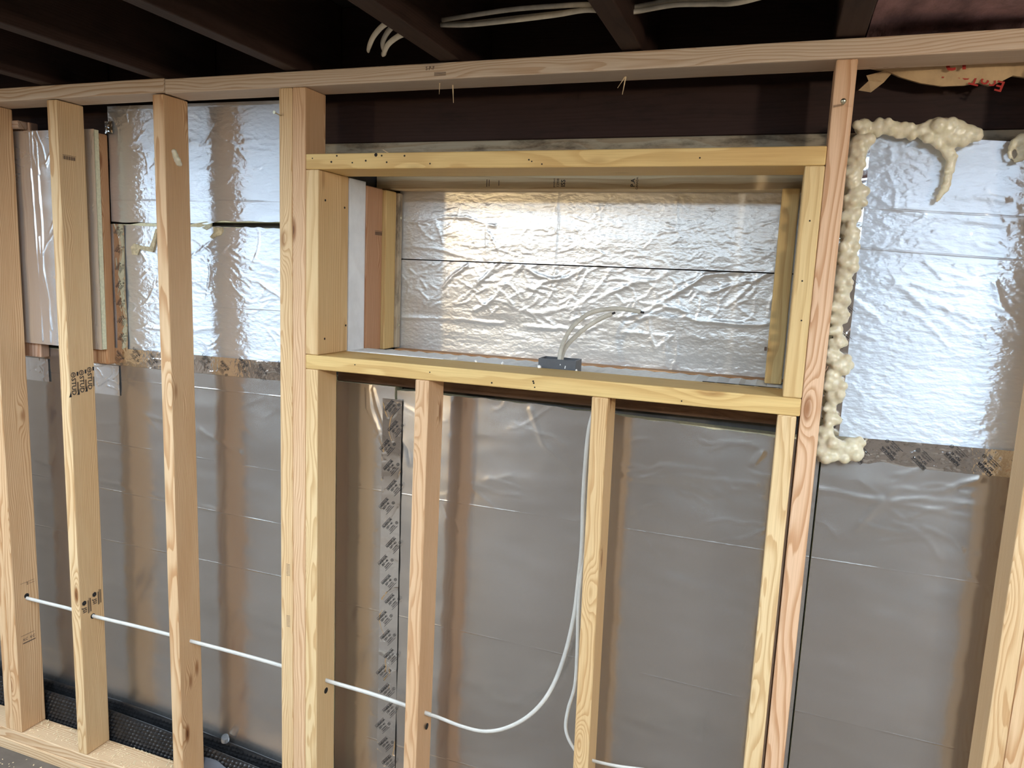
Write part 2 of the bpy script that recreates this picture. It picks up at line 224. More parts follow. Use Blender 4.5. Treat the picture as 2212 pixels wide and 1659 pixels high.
INK_BROWN = plain('faded_ink', (0.11, 0.07, 0.05), 0.7)
INK_RED = plain('red_ink', (0.38, 0.03, 0.02), 0.7)
STEEL = plain('zinc_screw', (0.62, 0.58, 0.42), 0.28, metal=1.0)
HOLE = plain('nail_hole_shadow', (0.012, 0.009, 0.007), 0.9)
MATBLACK = plain('dimple_mat_plastic', (0.014, 0.014, 0.015), 0.30, noise_amt=0.2, scale=40)
GREYBOX = plain('grey_pvc', (0.085, 0.09, 0.10), 0.42, noise_amt=0.06, scale=60)
PINK = plain('fibreglass', (0.27, 0.155, 0.155), 0.95, noise_amt=0.35, scale=22, bump=0.9, bump_dist=0.012, stretch=(1, 0.4, 1))
KRAFT = plain('kraft_paper', (0.46, 0.32, 0.17), 0.75, noise_amt=0.12, scale=25, bump=0.2)
TARP = plain('grey_plastic_sheet', (0.10, 0.11, 0.13), 0.4)
CHIP = plain('wood_chip', (0.72, 0.55, 0.33), 0.7, noise_amt=0.2, scale=50)
SUBFLOOR = plain('dark_subfloor', (0.020, 0.015, 0.013), 0.85, noise_amt=0.3, scale=8)
WHITE_METAL = plain('white_enamel', (0.75, 0.75, 0.75), 0.4)
m_, nt_, b_ = new_mat('led_tube_glow'); LEDM = m_
b_.inputs['Base Color'].default_value = (0.8, 0.8, 0.8, 1)
b_.inputs['Emission Color'].default_value = (*LED_COLOR, 1); b_.inputs['Emission Strength'].default_value = LED_STRENGTH
m_, nt_, b_ = new_mat('warm_bulb_glow'); BULBM = m_
b_.inputs['Emission Color'].default_value = (1.0, 0.86, 0.68, 1); b_.inputs['Emission Strength'].default_value = BULB_STRENGTH
m_, nt_, b_ = new_mat('dim_warm_bulb_glow'); BULBW = m_
b_.inputs['Emission Color'].default_value = (1.0, 0.74, 0.40, 1); b_.inputs['Emission Strength'].default_value = BULB_STRENGTH * 0.7
m_, nt_, b_ = new_mat('clear_plastic'); CLEAR = m_
b_.inputs['Transmission Weight'].default_value = 0.9; b_.inputs['Roughness'].default_value = 0.08; b_.inputs['Base Color'].default_value = (0.9, 0.92, 0.95, 1)

# ------------------------------------------------------------------ object helpers
def link(o, parent=None):
    COL.objects.link(o)
    if parent is not None:
        o.parent = parent
        chain = Matrix.Identity(4); q = parent; mats = []
        while q is not None:
            mats.append((q.matrix_parent_inverse.copy(), q.matrix_basis.copy())); q = q.parent
        for inv, bas in reversed(mats): chain = chain @ inv @ bas
        o.matrix_parent_inverse = chain.inverted()
    return o

def tag(o, label, cat, group=None, kind=None):
    o['label'] = label; o['category'] = cat
    if group: o['group'] = group
    if kind: o['kind'] = kind
    return o

def struct(o):
    o['kind'] = 'structure'; return o

def mesh_obj(name, verts, faces, mat, loc=(0, 0, 0), parent=None, smooth=False):
    me = bpy.data.meshes.new(name); me.from_pydata([tuple(v) for v in verts], [], faces); me.validate(); me.update()
    if mat: me.materials.append(mat)
    if smooth: me.polygons.foreach_set('use_smooth', [True] * len(me.polygons))
    o = bpy.data.objects.new(name, me); o.location = (loc[0], loc[1], loc[2] + Z0)
    return link(o, parent)

def bm_obj(name, bm, mat, loc=(0, 0, 0), rot=(0, 0, 0), parent=None, smooth=False):
    me = bpy.data.meshes.new(name); bm.to_mesh(me); bm.free()
    if mat: me.materials.append(mat)
    if smooth: me.polygons.foreach_set('use_smooth', [True] * len(me.polygons))
    o = bpy.data.objects.new(name, me); o.location = (loc[0], loc[1], loc[2] + Z0); o.rotation_euler = rot
    return link(o, parent)

def empty(name, loc):
    o = bpy.data.objects.new(name, None); o.empty_display_size = 0.05
    o.location = (loc[0], loc[1], loc[2] + Z0); COL.objects.link(o); return o

def box_bm(dx, dy, dz, bev=0.0, seg=2):
    bm = bmesh.new(); bmesh.ops.create_cube(bm, size=1.0)
    for v in bm.verts: v.co = Vector((v.co.x * dx, v.co.y * dy, v.co.z * dz))
    if bev: bmesh.ops.bevel(bm, geom=bm.edges[:], offset=bev, segments=seg, affect='EDGES', profile=0.5)
    return bm

def board(name, mn, mx, mat, color, label=None, cat=None, bev=0.003, lean=0.0, parent=None, group=None, wav=0.0):
    """a piece of lumber between two corners; its own Z runs along the grain"""
    mn = Vector(mn); mx = Vector(mx); d = mx - mn; c = (mn + mx) / 2
    ax = max(range(3), key=lambda i: d[i])
    if ax == 2: dims = (d.x, d.y, d.z); rot = Euler((0, 0, 0))
    elif ax == 0: dims = (d.z, d.y, d.x); rot = Euler((0, math.pi / 2, 0))
    else: dims = (d.x, d.z, d.y); rot = Euler((-math.pi / 2, 0, 0))
    bm = box_bm(*dims, bev=min(bev, min(dims) * 0.3))
    R = rot.to_matrix()
    if lean: R = Matrix.Rotation(lean, 3, 'Y') @ R
    if wav:
        bmesh.ops.bisect_plane(bm, geom=bm.verts[:] + bm.edges[:] + bm.faces[:], plane_co=(0, 0, 0), plane_no=(0, 0, 1))
    o = bm_obj(name, bm, mat, c, R.to_euler(), parent)
    o.color = (*color, 1)
    if label: tag(o, label, cat, group)
    return o

def text_mesh(body, size, align='CENTER', space=1.0):
    cu = bpy.data.curves.new('txt', 'FONT'); cu.body = body; cu.size = size; cu.align_x = align; cu.align_y = 'CENTER'
    cu.space_line = space; cu.resolution_u = 2; cu.offset = size * 0.018
    t = bpy.data.objects.new('txt', cu); COL.objects.link(t)
    dg = bpy.context.evaluated_depsgraph_get()
    me = bpy.data.meshes.new_from_object(t.evaluated_get(dg))
    bpy.data.objects.remove(t); bpy.data.curves.remove(cu)
    return me

def decal(name, me, pos, u, v, mat, parent):
    """flat print: mesh drawn in the plane spanned by u (text right) and v (text up)"""
    me.materials.clear(); me.materials.append(mat)
    u = Vector(u).normalized(); v = Vector(v).normalized(); n = u.cross(v)
    o = bpy.data.objects.new(name, me)
    M = Matrix(((u.x, v.x, n.x, pos[0]), (u.y, v.y, n.y, pos[1]), (u.z, v.z, n.z, pos[2] + Z0), (0, 0, 0, 1)))
    o.matrix_basis = M
    return link(o, parent)

def merge_meshes(parts):
    """parts: list of (mesh, Matrix) joined into one mesh"""
    bm = bmesh.new()
    for me, M in parts:
        k = len(bm.verts); bm.from_mesh(me); bm.verts.ensure_lookup_table()
        for vv in bm.verts[k:]: vv.co = M @ vv.co
    me = bpy.data.meshes.new('print'); bm.to_mesh(me); bm.free(); return me

def rect_mesh(wd, ht):
    me = bpy.data.meshes.new('bar')
    me.from_pydata([(-wd / 2, -ht / 2, 0), (wd / 2, -ht / 2, 0), (wd / 2, ht / 2, 0), (-wd / 2, ht / 2, 0)], [], [(0, 1, 2, 3)]); return me

def ring_mesh(r0, r1, n=20):
    vs_ = []; fs = []
    for i in range(n):
        a = 2 * math.pi * i / n
        vs_ += [(r0 * math.cos(a), r0 * math.sin(a), 0), (r1 * math.cos(a), r1 * math.sin(a), 0)]
    for i in range(n):
        a, b = 2 * i, 2 * ((i + 1) % n); fs.append((a, a + 1, b + 1, b))
    me = bpy.data.meshes.new('ring'); me.from_pydata(vs_, [], fs); return me

T = Matrix.Translation
def tube(name, pts, r, mat, parent=None, flat=1.0, n=10, sub=6):
    """swept cable along a Catmull-Rom path; flat<1 gives an oval section"""
    P = [Vector(p) for p in pts]; path = []
    Q = [P[0] * 2 - P[1]] + P + [P[-1] * 2 - P[-2]]
    for i in range(1, len(Q) - 2):
        p0, p1, p2, p3 = Q[i - 1:i + 3]
        for s in range(sub):
            t = s / sub
            path.append(0.5 * ((2 * p1) + (p2 - p0) * t + (2 * p0 - 5 * p1 + 4 * p2 - p3) * t * t + (3 * p1 - p0 - 3 * p2 + p3) * t ** 3))
    path.append(P[-1]); c0 = sum(path, Vector()) / len(path)
    vs_ = []; fs = []; up = Vector((0, 1, 0.12)).normalized()
    for i, p in enumerate(path):
        tg = (path[min(i + 1, len(path) - 1)] - path[max(i - 1, 0)]).normalized()
        a = up.cross(tg)
        if a.length < 1e-4: a = Vector((1, 0, 0)).cross(tg)
        a.normalize(); b = tg.cross(a).normalized()
        for k in range(n):
            th = 2 * math.pi * k / n
            vs_.append(p - c0 + a * (r * math.cos(th)) + b * (r * flat * math.sin(th)))
    for i in range(len(path) - 1):
        for k in range(n):
            fs.append((i * n + k, i * n + (k + 1) % n, (i + 1) * n + (k + 1) % n, (i + 1) * n + k))
    fs.append(tuple(range(n - 1, -1, -1))); e = (len(path) - 1) * n; fs.append(tuple(range(e, e + n)))
    return mesh_obj(name, vs_, fs, mat, c0, parent, True)

# ---- smooth random field and crease raster for foil facings
def smooth_field(nz, nx, sz, sx, seed):
    r = np.random.default_rng(seed); a = r.standard_normal((nz, nx))
    fz = np.fft.fftfreq(nz)[:, None]; fx = np.fft.fftfreq(nx)[None, :]
    k = np.exp(-2 * (math.pi ** 2) * ((fz * sz) ** 2 + (fx * sx) ** 2))
    f = np.real(np.fft.ifft2(np.fft.fft2(a) * k)); f = f - f.mean()
    return f * 2.0 * math.sqrt(math.pi * sz * sx)

def add_crease(H, X, Z, poly, amp, wid):
    for (x0, z0), (x1, z1) in zip(poly[:-1], poly[1:]):
        pad = wid * 4
        i = np.where((X[0] > min(x0, x1) - pad) & (X[0] < max(x0, x1) + pad))[0]
        j = np.where((Z[:, 0] > min(z0, z1) - pad) & (Z[:, 0] < max(z0, z1) + pad))[0]
        if len(i) == 0 or len(j) == 0: continue
        sl = np.ix_(j, i); xs = X[sl]; zs = Z[sl]
        dx, dz = x1 - x0, z1 - z0; L = dx * dx + dz * dz + 1e-12
        t = np.clip(((xs - x0) * dx + (zs - z0) * dz) / L, 0, 1)
        dd = np.hypot(xs - x0 - t * dx, zs - z0 - t * dz)
        H[sl] = np.maximum(H[sl], amp * np.exp(-(dd / wid) ** 2))

def rand_creases(n, x0, x1, z0, z1, lmin, lmax, ang, spread, seed):
    r = random.Random(seed); out = []
    for _ in range(n):
        x = r.uniform(x0, x1); z = r.uniform(z0, z1); a = ang + r.gauss(0, spread); L = r.uniform(lmin, lmax); k = 5
        pts = [(x, z)]
        for _s in range(k):
            a += r.gauss(0, 0.25); x += math.cos(a) * L / k; z += math.sin(a) * L / k; pts.append((x, z))
        out.append(pts)
    return out

def facing(name, x0, x1, z0, z1, y, res, mat, parent, creases=(), fine=(), soft=0.0006, seed=1, camp=0.0016, cwid=0.005, zt=None, zb=None, tilt=0.0, tiltx=0.0):
    """foil skin as a displaced grid, front side towards the room (-y)"""
    nx = max(3, int((x1 - x0) / res)); nz = max(3, int((z1 - z0) / res))
    xs = np.linspace(x0, x1, nx); v = np.linspace(0, 1, nz)
    top = np.full(nx, z1) if zt is None else np.array([zt(a) for a in xs])
    bot = np.full(nx, z0) if zb is None else np.array([zb(a) for a in xs])
    X = np.repeat(xs[None, :], nz, 0); Zr = np.repeat(np.linspace(z0, z1, nz)[:, None], nx, 1)
    H = smooth_field(nz, nx, 0.012 / res, 0.030 / res, seed) * soft * 0.35 + smooth_field(nz, nx, 0.045 / res, 0.10 / res, seed + 1) * soft
    C = np.zeros_like(H)
    for p in creases: add_crease(C, X, Zr, p, camp, cwid)
    D = np.zeros_like(H)
    for p in fine: add_crease(D, X, Zr, p, camp * 0.45, cwid * 0.6)
    H = H + C * (0.7 + 0.3 * smooth_field(nz, nx, 0.03 / res, 0.03 / res, seed + 2).clip(-2, 2)) + D
    Zm = bot[None, :] + (top - bot)[None, :] * v[:, None]
    cx, cz = (x0 + x1) / 2, (z0 + z1) / 2
    Y = -H + tilt * (Zm - cz) + tiltx * (X - cx)
    co = np.stack([X - cx, Y, Zm - cz], -1).reshape(-1, 3)
    idx = np.arange(nx * nz).reshape(nz, nx)
    f = np.stack([idx[:-1, :-1], idx[:-1, 1:], idx[1:, 1:], idx[1:, :-1]], -1).reshape(-1, 4)
    me = bpy.data.meshes.new(name)
    me.vertices.add(len(co)); me.vertices.foreach_set('co', co.ravel())
    me.loops.add(f.size); me.loops.foreach_set('vertex_index', f.ravel().astype(np.int32))
    me.polygons.add(len(f)); me.polygons.foreach_set('loop_start', np.arange(0, f.size, 4, dtype=np.int32)); me.polygons.foreach_set('loop_total', np.full(len(f), 4, dtype=np.int32))
    me.update(calc_edges=True); me.polygons.foreach_set('use_smooth', np.ones(len(f), dtype=bool))
    me.materials.append(mat)
    o = bpy.data.objects.new(name, me); o.location = (cx, y, cz + Z0)
    return link(o, parent)

def foil_board(name, label, x0, x1, z0, z1, y, res, mat, thick=0.042, group=None, **kw):
    root = empty(name, ((x0 + x1) / 2, y, z0)); tag(root, label, 'insulation', group)
    facing('foil_facing', x0, x1, z0, z1, y, res, mat, root, **kw)
    zt = kw.get('zt'); zb = kw.get('zb')
    a = 0.004
    c = [(x0, z0 if zb is None else zb(x0)), (x1, z0 if zb is None else zb(x1)), (x1, z1 if zt is None else zt(x1)), (x0, z1 if zt is None else zt(x0))]
    cx, cz = (x0 + x1) / 2, (z0 + z1) / 2
    vs_ = [(p[0] - cx, a, p[1] - cz) for p in c] + [(p[0] - cx, thick, p[1] - cz) for p in c]
    mesh_obj('foam_core', vs_, [(0, 1, 2, 3), (7, 6, 5, 4), (0, 4, 5, 1), (1, 5, 6, 2), (2, 6, 7, 3), (3, 7, 4, 0)], FOAM_CORE, (cx, y, cz), root)
    return root

def blob(name, pts, mat, jitter=0.25, voxel=0.0026, seed=3, parent=None, extra=4):
    """spray foam: overlapping balls fused into one lumpy skin"""
    r = random.Random(seed); bm = bmesh.new(); c0 = Vector(pts[0][:3])
    for (x, y, z, rad) in pts:
        rad *= 1.06
        M = T(Vector((x, y, z)) - c0) @ Matrix.Diagonal((1, 0.95, r.uniform(0.85, 1.1), 1))
        bmesh.ops.create_icosphere(bm, subdivisions=2, radius=rad, matrix=M)
        for _ in range(extra if rad > 0.0125 else (1 if rad > 0.009 else 0)):
            a = r.uniform(0, 6.28); q = Vector((math.cos(a) * rad * 0.75, -r.uniform(0.0, 0.7) * rad, math.sin(a) * rad * 0.75))
            bmesh.ops.create_icosphere(bm, subdivisions=2, radius=rad * r.uniform(0.4, 0.65), matrix=T(Vector((x, y, z)) - c0 + q))
    me = bpy.data.meshes.new(name); bm.to_mesh(me); bm.free()
    o = bpy.data.objects.new(name, me); COL.objects.link(o)
    md = o.modifiers.new('r', 'REMESH'); md.mode = 'VOXEL'; md.voxel_size = voxel; md.use_smooth_shade = True
    s = o.modifiers.new('s', 'SMOOTH'); s.iterations = 5; s.factor = 0.5
    dg = bpy.context.evaluated_depsgraph_get(); dg.update()
    me2 = bpy.data.meshes.new_from_object(o.evaluated_get(dg)); bpy.data.objects.remove(o); bpy.data.meshes.remove(me)
    me2.name = name; me2.materials.clear(); me2.materials.append(mat)
    me2.polygons.foreach_set('use_smooth', [True] * len(me2.polygons))
    o = bpy.data.objects.new(name, me2); o.location = (c0.x, c0.y, c0.z + Z0)
    return link(o, parent)

def disc(name, x, y, z, r, mat, parent, n=10, depth=0.0006):
    """short plug standing in a front face (axis along y)"""
    bm = bmesh.new(); bmesh.ops.create_cone(bm, cap_ends=True, segments=n, radius1=r, radius2=r * 0.9, depth=depth * 2)
    return bm_obj(name, bm, mat, (x, y, z), (math.pi / 2, 0, 0), parent)

# ================================================================== THE ROOM
FLOOR = -1.69; PLATE_T = 0.475; JB = 0.4785; SUB = 0.69
XL, XR, YB = -4.6, 2.9, -4.8
def slab(name, mn, mx, mat):
    d = Vector(mx) - Vector(mn); c = (Vector(mx) + Vector(mn)) / 2
    return struct(bm_obj(name, box_bm(*d), mat, c))
slab('floor', (XL, YB, FLOOR - 0.1), (XR, 0.6, FLOOR), CONCRETE)
slab('ceiling', (XL, YB, SUB), (XR, 0.6, SUB + 0.02), SUBFLOOR)
slab('wall_rear', (XL, YB - 0.1, FLOOR), (XR, YB, SUB), DRYWALL)
slab('wall_left', (XL - 0.1, YB, FLOOR), (XL, 0.6, SUB), DRYWALL)
slab('wall_right', (XR, YB, FLOOR), (XR + 0.1, 0.6, SUB), DRYWALL)
# foundation wall with the window opening
NX0, NX1, NZ0, NZ1 = -1.155, 0.062, -0.262, 0.285
fw = empty('wall_back', (-0.5, 0.3, FLOOR)); struct(fw)
for nm, a, b in (('concrete_wall', (XL, 0.2, FLOOR), (NX0, 0.6, 0.285)), ('concrete_wall', (NX1, 0.2, FLOOR), (XR, 0.6, 0.285)),
                 ('concrete_wall', (NX0, 0.2, FLOOR), (NX1, 0.6, NZ0)), ('concrete_wall', (NX0, 0.46, NZ0), (NX1, 0.6, 0.285))):
    d = Vector(b) - Vector(a); bm_obj(nm, box_bm(*d), CONC_DARK, (Vector(a) + Vector(b)) / 2, parent=fw)

# ------------------------------------------------------------------ lamps of the room
def shop_light(x, y, label):
    r = empty('ceiling_light', (x, y, 0.46)); tag(r, label, 'lamp', 'flat ceiling lights behind the camera')
    bm_obj('housing', box_bm(1.22, 0.62, 0.012, 0.003), WHITE_METAL, (x, y, 0.4705), parent=r)
    bm_obj('diffuser', box_bm(1.17, 0.57, 0.003), LEDM, (x, y, 0.4625), parent=r)
for i, x in enumerate((-3.9, -2.6, -1.3, 0.0, 1.3)):
    shop_light(x, -2.3, ('flat white ceiling light over the left wall end, farther row', 'flat white ceiling light second from the left wall, farther row', 'flat white ceiling light in the middle of the farther row', 'flat white ceiling light second from the right wall, farther row', 'flat white ceiling light by the right wall, farther row')[i])
for i, x in enumerate((-3.0, -1.7, 0.95)):  # nearer row added to brighten the upper foil, rightmost for the right bay
    shop_light(x, -1.35, ('added flat white ceiling light by the left wall in the row nearest the framing', 'added flat white ceiling light left of the camera in the row nearest the framing', 'added flat white ceiling light right of the camera in the row nearest the framing')[i])
for bx_, by_, lb_ in ((-2.6, -3.6, 'bare warm bulb hanging from the ceiling at the far left behind the camera'), (1.5, -1.9, 'bare warm bulb hanging from the ceiling at the right behind the camera')):
    b = empty('bare_bulb', (bx_, by_, 0.36)); tag(b, lb_, 'lamp', 'bare bulbs behind the camera')
    bm = bmesh.new(); bmesh.ops.create_uvsphere(bm, u_segments=16, v_segments=10, radius=0.06); bm_obj('bulb', bm, BULBM if bx_ > 0 else BULBW, (bx_, by_, 0.315), parent=b, smooth=True)
    bm = bmesh.new(); bmesh.ops.create_cone(bm, cap_ends=True, segments=16, radius1=0.03, radius2=0.022, depth=0.07); bm_obj('socket', bm, WHITE_METAL, (bx_, by_, 0.41), parent=b)
    bm = bmesh.new(); bmesh.ops.create_cone(bm, cap_ends=True, segments=8, radius1=0.004, radius2=0.004, depth=0.25); bm_obj('cord', bm, CABLE, (bx_, by_, 0.565), parent=b)

# ------------------------------------------------------------------ old dark timber: joists, rim, mudsill
DARK = (0.040, 0.021, 0.016)
JL = ('dark joist leftmost of the row above the top plate', 'dark joist second from the left, above the joint in the top plate', 'dark joist above the doubled king studs', 'dark cobwebbed joist that the white cable bundle runs into', 'dark joist crossing in front of the white cable bundle', 'dark joist above the right king stud beside the pink insulation')
JOIST = []
for i, (a, b2) in enumerate(((-2.052, -2.008), (-1.642, -1.598), (-1.218, -1.176), (-0.789, -0.738), (-0.364, -0.319), (0.057, 0.110))):
    JOIST.append(board('ceiling_joist', (a, YB + 0.002, JB), (b2, 0.195, SUB - 0.001), WOOD_OLD, DARK, JL[i], 'joist', group='ceiling joists'))
board('rim_joist', (XL + 0.002, 0.2, 0.336), (XR - 0.002, 0.242, SUB - 0.001), WOOD_OLD, (0.030, 0.013, 0.010), 'dark reddish rim board behind the framing, under the joists', 'board')
board('mud_sill', (XL + 0.002, 0.196, 0.287), (XR - 0.002, 0.33, 0.335), WOOD_GREY, (0.36, 0.33, 0.26), 'grey weathered sill timber just above the niche header', 'board')

# ------------------------------------------------------------------ new framing
FIR = (0.725, 0.494, 0.284); FIRP = (0.745, 0.503, 0.301); FIRY = (0.764, 0.551, 0.310); SPR = (0.764, 0.541, 0.224); SPRG = (0.745, 0.551, 0.267); PLATE = (0.68, 0.57, 0.45)
e = 0.0004
TP1 = board('top_plate', (-3.6, 0, 0.4375), (-1.600, 0.089, PLATE_T), WOOD, PLATE, 'shorter top plate piece at the left end of the wall frame', 'lumber', lean=-0.003)
TP2 = board('top_plate', (-1.598, 0, 0.4375), (2.0, 0.089, PLATE_T), WOOD_FINE, PLATE, 'long top plate running over the niche to the right edge', 'lumber')
BP1 = board('bottom_plate', (-3.6, 0, -1.651), (2.0, 0.089, -1.6135), WOOD, (0.706, 0.503, 0.310), 'upper bottom plate under the studs, strewn with sawdust', 'lumber')
BP2 = board('bottom_plate', (-3.6, -0.004, FLOOR), (2.0, 0.087, -1.6515), WOOD, (0.706, 0.522, 0.327), 'lower bottom plate lying on the concrete slab', 'lumber')
ZT, ZB = 0.437, -1.613
S1a = board('stud', (-2.364, 0, ZB), (-2.3265, 0.089, ZT), WOOD, FIR, 'outer stud of the doubled pair at the left edge', 'lumber')
S1 = board('stud', (-2.326, 0, ZB), (-2.288, 0.089, ZT), WOOD, FIR, 'inner stud of the doubled pair at the left edge, with faint stamps', 'lumber')
S2 = board('stud', (-2.031, 0, ZB), (-1.993, 0.089, ZT), WOOD, FIRY, 'stud with black grade stamps between the two left bays', 'lumber')
S3 = board('stud', (-1.637, 0, ZB), (-1.599, 0.089, ZT), WOOD, FIR, 'stud with foam dabs, left of the doubled king studs', 'lumber', lean=-0.004)
K1 = board('king_stud', (-1.232, 0, ZB), (-1.1925, 0.089, ZT), WOOD_FINE, FIRY, 'left king stud of the pair beside the niche, with a bent nail', 'lumber')
K2 = board('king_stud', (-1.192, 0, ZB), (-1.1525, 0.089, ZT), WOOD_FINE, FIRP, 'king stud of the pair that touches the niche header', 'lumber')
TL = board('trimmer', (-1.152, 0, ZB), (-1.114, 0.089, -0.2695), WOOD_FINE, (0.784, 0.580, 0.318), 'lower trimmer under the left end of the niche sill', 'lumber')
TU = board('trimmer', (-1.152, 0, -0.231), (-1.114, 0.14, 0.2375), WOOD_YELLOW, (0.764, 0.551, 0.292), 'wide upper trimmer forming the left side of the niche', 'lumber')
HD = board('header', (-1.152, 0, 0.2380), (0.0615, 0.14, 0.2755), WOOD_YELLOW, SPR, 'yellow header board with dark nail holes across the niche top', 'lumber')
SL = board('sill', (-1.152, 0, -0.269), (0.0615, 0.14, -0.2315), WOOD_YELLOW, SPR, 'yellow sill board across the niche bottom, grey box behind it', 'lumber')
TR = board('trimmer', (0.024, 0, -0.231), (0.0615, 0.14, 0.2375), WOOD_YELLOW, SPRG, 'upper trimmer forming the right side of the niche', 'lumber')
TRL = board('trimmer', (0.018, 0, ZB), (0.0555, 0.089, -0.2695), WOOD_FINE, (0.784, 0.580, 0.318), 'lower trimmer under the right end of the niche sill', 'lumber')
KR = board('king_stud', (0.0622, 0, ZB), (0.101, 0.089, ZT), WOOD, (0.764, 0.513, 0.327), 'pinkish king stud right of the niche with a driven screw', 'lumber')
CA = board('cripple_stud', (-0.837, 0, ZB), (-0.799, 0.089, -0.2695), WOOD_FINE, FIRP, 'left cripple stud under the sill, beside the long tape strip', 'lumber', lean=0.0092)
CB = board('cripple_stud', (-0.377, 0, ZB), (-0.339, 0.089, -0.2695), WOOD_FINE, (0.725, 0.503, 0.258), 'right cripple stud under the sill, beside the hanging cables', 'lumber', lean=-0.008)
R1 = board('stud', (0.471, 0, ZB), (0.508, 0.089, ZT), WOOD_FINE, (0.745, 0.541, 0.310), 'knotty stud at the right edge of the frame', 'lumber')
R2 = board('stud', (0.5085, 0, ZB), (0.546, 0.089, ZT), WOOD, FIR, 'darker stud behind the knotty one at the far right', 'lumber')
# window buck inside the opening
board('buck_head', (-1.150, 0.345, 0.2295), (0.058, 0.398, 0.2675), WOOD_YELLOW, (0.72, 0.58, 0.36), 'stamped head board above the niche foil, behind the header', 'lumber')
BH = bpy.data.objects[-1] if False else [o for o in COL.objects if o.name.startswith('buck_head')][0]
JP = board('jamb_board', (-1.150, 0.226, -0.2395), (-1.108, 0.312, 0.226), WOOD, (0.56, 0.33, 0.20), 'pinkish jamb board with a barcode stamp at the left of the niche', 'lumber')
board('jamb_board', (-1.152, 0.3125, -0.2395), (-1.096, 0.372, 0.224), WOOD_YELLOW, (0.66, 0.48, 0.22), 'yellow jamb board left of the niche foil', 'lumber')
JG = board('jamb_board', (-1.152, 0.3725, -0.2395), (-1.088, 0.396, 0.222), WOOD_GREY, (0.52, 0.46, 0.36), 'grey jamb strip with two screws against the niche foil', 'lumber')
for z in (0.15, -0.17):
    bm = bmesh.new(); bmesh.ops.create_cone(bm, cap_ends=True, segments=10, radius1=0.004, radius2=0.004, depth=0.002); bm_obj('screw', bm, STEEL, (-1.0875, 0.384, z), (0, math.pi / 2, 0), parent=JG)
board('jamb_board', (-0.017, 0.27, -0.2395), (0.0228, 0.34, 0.226), WOOD_YELLOW, (0.62, 0.45, 0.20), 'yellow jamb board at the right of the niche foil', 'lumber')
board('base_strip', (-1.085, 0.355, -0.2445), (0.055, 0.397, -0.2405), WOOD, (0.58, 0.34, 0.17), 'reddish wood strip lying at the foot of the niche foil', 'lumber', bev=0.001)
board('ledger', (-1.153, 0.152, -0.319), (0.0605, 0.1985, -0.2565), WOOD_OLD, (0.16, 0.10, 0.065), 'rough brown board under the niche floor behind the sill', 'board')

# ------------------------------------------------------------------ foil faced boards
Y = 0.15
rc = rand_creases
def dark_gap_top(x): return 0.112 - 0.004 * math.sin(9 * x)
foil_board('foam_board', 'bright foil board in the two left bays, above the dark gap', -1.968, -1.26, 0.118, 0.448, Y, 0.0035, FOIL_UP, seed=3,
           creases=[w for w in LEFT_WR if w[0][1] > 0.13], fine=rc(46, -1.95, -1.2, 0.12, 0.45, 0.03, 0.11, 0.0, 0.45, 5), soft=0.0007, camp=0.0026, cwid=0.0045,
           zb=lambda x: 0.106 + 0.010 * max(0.0, min(1.0, (x + 1.60) / 0.05)) + 0.0012 * math.sin(60 * x), zt=lambda x: 0.449 - 0.008 * (x + 1.94))
foil_board('foam_board', 'bright torn foil board in the left bays between gap and tape', -1.985, -1.26, -0.306, 0.112, Y, 0.0035, FOIL_UP, seed=9,
           creases=[w for w in LEFT_WR if w[0][1] < 0.12], fine=rc(50, -1.95, -1.2, -0.29, 0.1, 0.04, 0.14, -0.25, 0.4, 6), soft=0.0007, camp=0.0026, cwid=0.0045,
           zt=lambda x: 0.0985 + 0.0012 * math.sin(47 * x) - 0.0015 * math.sin(130 * x))
foil_board('foam_board', 'smooth grey foil board in the left bays below the tape', -2.75, -1.155, -1.60, -0.309, Y, 0.006, FOIL_LOW, seed=14,
           creases=[[(-2.35, -0.70), (-2.05, -0.735), (-1.9, -0.742), (-1.72, -0.765)], [(-1.95, -0.745), (-1.75, -0.755), (-1.62, -0.762), (-1.42, -0.773)]] + rc(5, -2.4, -1.25, -0.6, -0.35, 0.08, 0.2, -0.1, 0.25, 8), fine=rc(26, -2.4, -1.2, -0.6, -0.33, 0.04, 0.14, -0.1, 0.4, 18), soft=0.0008, camp=0.0014, cwid=0.006)
foil_board('foam_board', 'narrow grey foil board under the niche, left of the vertical tape', -1.153, -0.968, -1.60, -0.3205, Y, 0.004, FOIL_MID, seed=21,
           creases=[w for w in MID_WR if w[0][0] < -0.99], fine=rc(10, -1.15, -0.97, -1.4, -0.4, 0.05, 0.15, 0, 0.3, 31), soft=0.0007, camp=0.0013, cwid=0.0040)
foil_board('foam_board', 'wide grey foil board under the niche, right of the vertical tape', -0.962, 0.118, -1.60, -0.326, Y + 0.0005, 0.005, FOIL_MID, seed=25,
           creases=[w for w in MID_WR if w[0][0] > -0.97], fine=rc(34, -0.95, 0.1, -0.62, -0.35, 0.04, 0.16, -0.1, 0.35, 33), soft=0.0009, camp=0.0015, cwid=0.0055,
           zt=lambda x: -0.328 - 0.018 * max(0, min(1, (x + 0.55) / 0.55)) - 0.0012 * math.sin(38 * x) - 0.001 * math.sin(91 * x))
foil_board('foam_board', 'bright bluish foil board in the right bay under the spray foam', 0.128, 0.95, -0.352, 0.318, Y, 0.0035, FOIL_RIGHT, seed=41,
           creases=RIGHT_WR, fine=rc(60, 0.13, 0.6, -0.1, 0.31, 0.03, 0.12, -0.1, 0.4, 35), soft=0.0007, camp=0.0020, cwid=0.0065, zt=lambda x: 0.326 - 0.078 * (x - 0.12))
